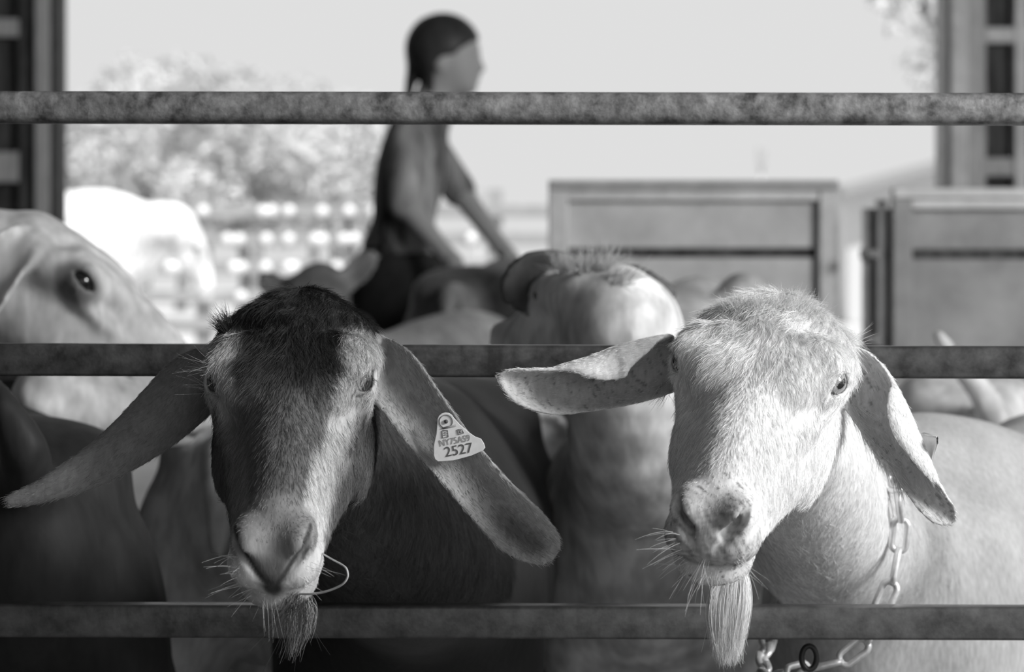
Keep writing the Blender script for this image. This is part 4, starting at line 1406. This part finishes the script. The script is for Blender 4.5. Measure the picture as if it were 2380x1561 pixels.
def text(s, px, py, hpx, rot, mat, parent, sx=1.0, name='print'):
    cu = bpy.data.curves.new('text', 'FONT'); cu.body = s; cu.align_x = 'CENTER'; cu.align_y = 'CENTER'; cu.extrude = .00008
    Y = yA(px) - .0004
    cu.size = hpx * Y / FPX / .70
    o = bpy.data.objects.new('text', cu); COL.objects.link(o)
    dg = bpy.context.evaluated_depsgraph_get()
    me = bpy.data.meshes.new_from_object(o.evaluated_get(dg))
    COL.objects.unlink(o); bpy.data.objects.remove(o)
    M = Matrix.Translation(Vector(P(px, py, Y)) - Vector(rootA.location)) @ Matrix.Rotation(-math.radians(-rot), 4, 'Y').inverted() @ Matrix.Rotation(math.pi / 2, 4, 'X') @ Matrix.Diagonal((sx, 1, 1, 1))
    me.transform(M); me.materials.clear(); me.materials.append(mat)
    q = bpy.data.objects.new(name, me); link(q, parent)
    return q


text('NY75AS9', 1057, 1024, 15, 11, INKL, tagA, .86)
text('2527', 1066, 1046, 23, 10, INK, tagA, 1.02)


def dash(p0, p1, wpx, mat, name='print'):
    v, f = tube_mesh([P(p0[0], p0[1], yA(p0[0]) - .0003), P(p1[0], p1[1], yA(p1[0]) - .0003)], wpx * .5 * 2.03 / FPX, 6)
    return mesh_obj(name, v, f, mat, tagA)


dash((1028, 995), (1060, 988), 5, INKL)
for q in ([(1028, 1001), (1041, 999), (1042, 1015), (1029, 1017), (1028, 1001)], [(1063, 999), (1074, 997), (1078, 1006), (1066, 1009), (1063, 999)]):
    pts = [P(a, b, yA(a) - .0003) for a, b in q]
    v, f = tube_mesh(pts, .0005, 6); mesh_obj('print', v, f, INKL, tagA)
for a, b in (((1031, 1006), (1040, 1004)), ((1031, 1011), (1040, 1009)), ((1067, 1001), (1073, 1005)), ((1067, 1006), (1073, 999))): dash(a, b, 2.5, INKL)
c = P(1037, 979, yA(1037) - .0002)
v, f = tube_mesh([c + np.array([.0055 * math.cos(t), -.0002, .0055 * math.sin(t)]) for t in np.linspace(0, 2 * math.pi, 25)[:-1]], .0004, 6, True)
mesh_obj('stud_ring', v, f, INKL, tagA)
v, f = tube_mesh([c + np.array([0, .0005, 0]), c + np.array([0, -.0012, 0])], .0017, 14); mesh_obj('stud', v, f, INK, tagA)

outB = [(2142, 1006), (2150, 1004), (2166, 1009), (2178, 1011), (2182, 1019), (2181, 1030), (2173, 1042), (2166, 1070), (2160, 1098), (2155, 1088), (2148, 1058), (2143, 1030)]
tagB, yB = plate('ear_tag', outB[::-1], 2.095, 2.045, .002, TAG, rootB)
tagB['label'] = 'white plastic ear tag seen almost edge on'
v, f = tube_mesh([P(2146, 1008, 2.088), P(2178, 1015, 2.048), P(2178, 1030, 2.048), P(2158, 1094, 2.075)], .0011, 8); mesh_obj('rim', v, f, TAG, tagB)

# ------------------------------------------------------------------ hay stalk, chain
HAY = mat_plain('hay', 0.62, rough=0.5, noise=.15, nscale=80)
pts = catmull([P(738, 1280, 1.925), P(746, 1284, 1.915), P(775, 1301, 1.90), P(801, 1316, 1.89), P(808, 1330, 1.888), P(807, 1343, 1.888), P(795, 1358, 1.89), P(770, 1370, 1.895), P(745, 1377, 1.90), P(716, 1380, 1.905), P(694, 1379, 1.915)], 40)
v, f = tube_mesh(pts, np.linspace(.0006, .00095, 40), 8)
tag(mesh_obj('hay_stalk', v, f, HAY, None, True, None, pts[0]), 'bent straw of hay hanging from the mouth of the dark goat', 'straw')

CHAIN = mat_plain('bright_chain', 0.85, rough=0.38, metal=0.5, noise=.1, nscale=90, bump=.1)
ring = [P(2070, 1085, 2.30), P(2084, 1140, 2.275), P(2092, 1200, 2.268), P(2088, 1270, 2.262), P(2076, 1340, 2.258), P(2052, 1405, 2.256), P(2022, 1475, 2.254), P(1962, 1530, 2.254), P(1885, 1553, 2.256), P(1815, 1570, 2.27), P(1775, 1560, 2.34), P(1790, 1470, 2.44), P(1850, 1320, 2.50), P(1950, 1150, 2.50), P(2030, 1070, 2.42)]
for q in ring[:9]:      # the front of the loop lies on the coat
    x = 1190 + q[0] / q[1] * FPX; y = HOR - (q[2] - EYE) / q[1] * FPX
    m = ((1190 + VB[:, 0] / VB[:, 1] * FPX - x) ** 2 + (HOR - (VB[:, 2] - EYE) / VB[:, 1] * FPX - y) ** 2 < 400) & (VB[:, 1] > 2.2)
    if m.any():
        Y = max(2.246, min(q[1] + .03, VB[m, 1].min() - .007)); q[:] = P(x, y, Y)
rc = catmull(ring + [ring[0]], 600)[:-1]
dl = np.linalg.norm(np.roll(rc, -1, 0) - rc, axis=1); cum = np.concatenate([[0], np.cumsum(dl)])
pitch = .0287; n = int(cum[-1] / pitch); n -= n % 2; pitch = cum[-1] / n
wire, hl, hw = .0033, .0190 - .0033, .0104 - .0033
path = []
for k in range(24):
    t = 2 * math.pi * k / 24
    cx = hl - hw if math.cos(t) > 0 else -(hl - hw)
    path.append((cx + hw * math.cos(t), hw * math.sin(t), 0))
v, f = tube_mesh(path, wire, 8, True)
lme = bpy.data.meshes.new('link'); lme.from_pydata([tuple(q) for q in v], [], f); lme.polygons.foreach_set('use_smooth', np.ones(len(lme.polygons), dtype=bool)); lme.materials.append(CHAIN)
chain = empty('chain_collar', 'steel link chain hanging round the neck of the white bearded goat', 'chain', loc=tuple(P(1885, 1553, 2.256)))
for i in range(n):
    s = (i + .5) * pitch
    j = min(np.searchsorted(cum, s) - 1, len(rc) - 1)
    p = rc[j] + (np.roll(rc, -1, 0)[j] - rc[j]) * (s - cum[j]) / dl[j]
    T = np.roll(rc, -1, 0)[j] - rc[j]; T /= np.linalg.norm(T)
    B = np.array([0, 1.0, 0]) - T * T[1]; B /= np.linalg.norm(B); A = np.cross(B, T)
    ang = math.radians(10 if i % 2 else 98)
    A2 = A * math.cos(ang) + B * math.sin(ang); B2 = np.cross(T, A2)
    M = Matrix(((T[0], A2[0], B2[0], p[0] - chain.location.x), (T[1], A2[1], B2[1], p[1] - chain.location.y), (T[2], A2[2], B2[2], p[2] - chain.location.z), (0, 0, 0, 1)))
    o = bpy.data.objects.new('link', lme); link(o, chain); o.matrix_local = M
DARKM = mat_plain('dark_snap', 0.05, rough=0.4, metal=.5)
c = P(1880, 1527, 2.245)
v, f = tube_mesh([c + np.array([.007 * math.cos(t), -.002, .011 * math.sin(t)]) for t in np.linspace(0, 2 * math.pi, 25)[:-1]], .0028, 8, True)
mesh_obj('snap_ring', v, f, DARKM, chain)
v, f = tube_mesh([c + np.array([-.004, 0, -.014]), c + np.array([-.016, 0, -.030]), c + np.array([-.024, 0, -.052])], [.006, .007, .004], 10)
mesh_obj('snap_hook', v, f, CHAIN, chain)
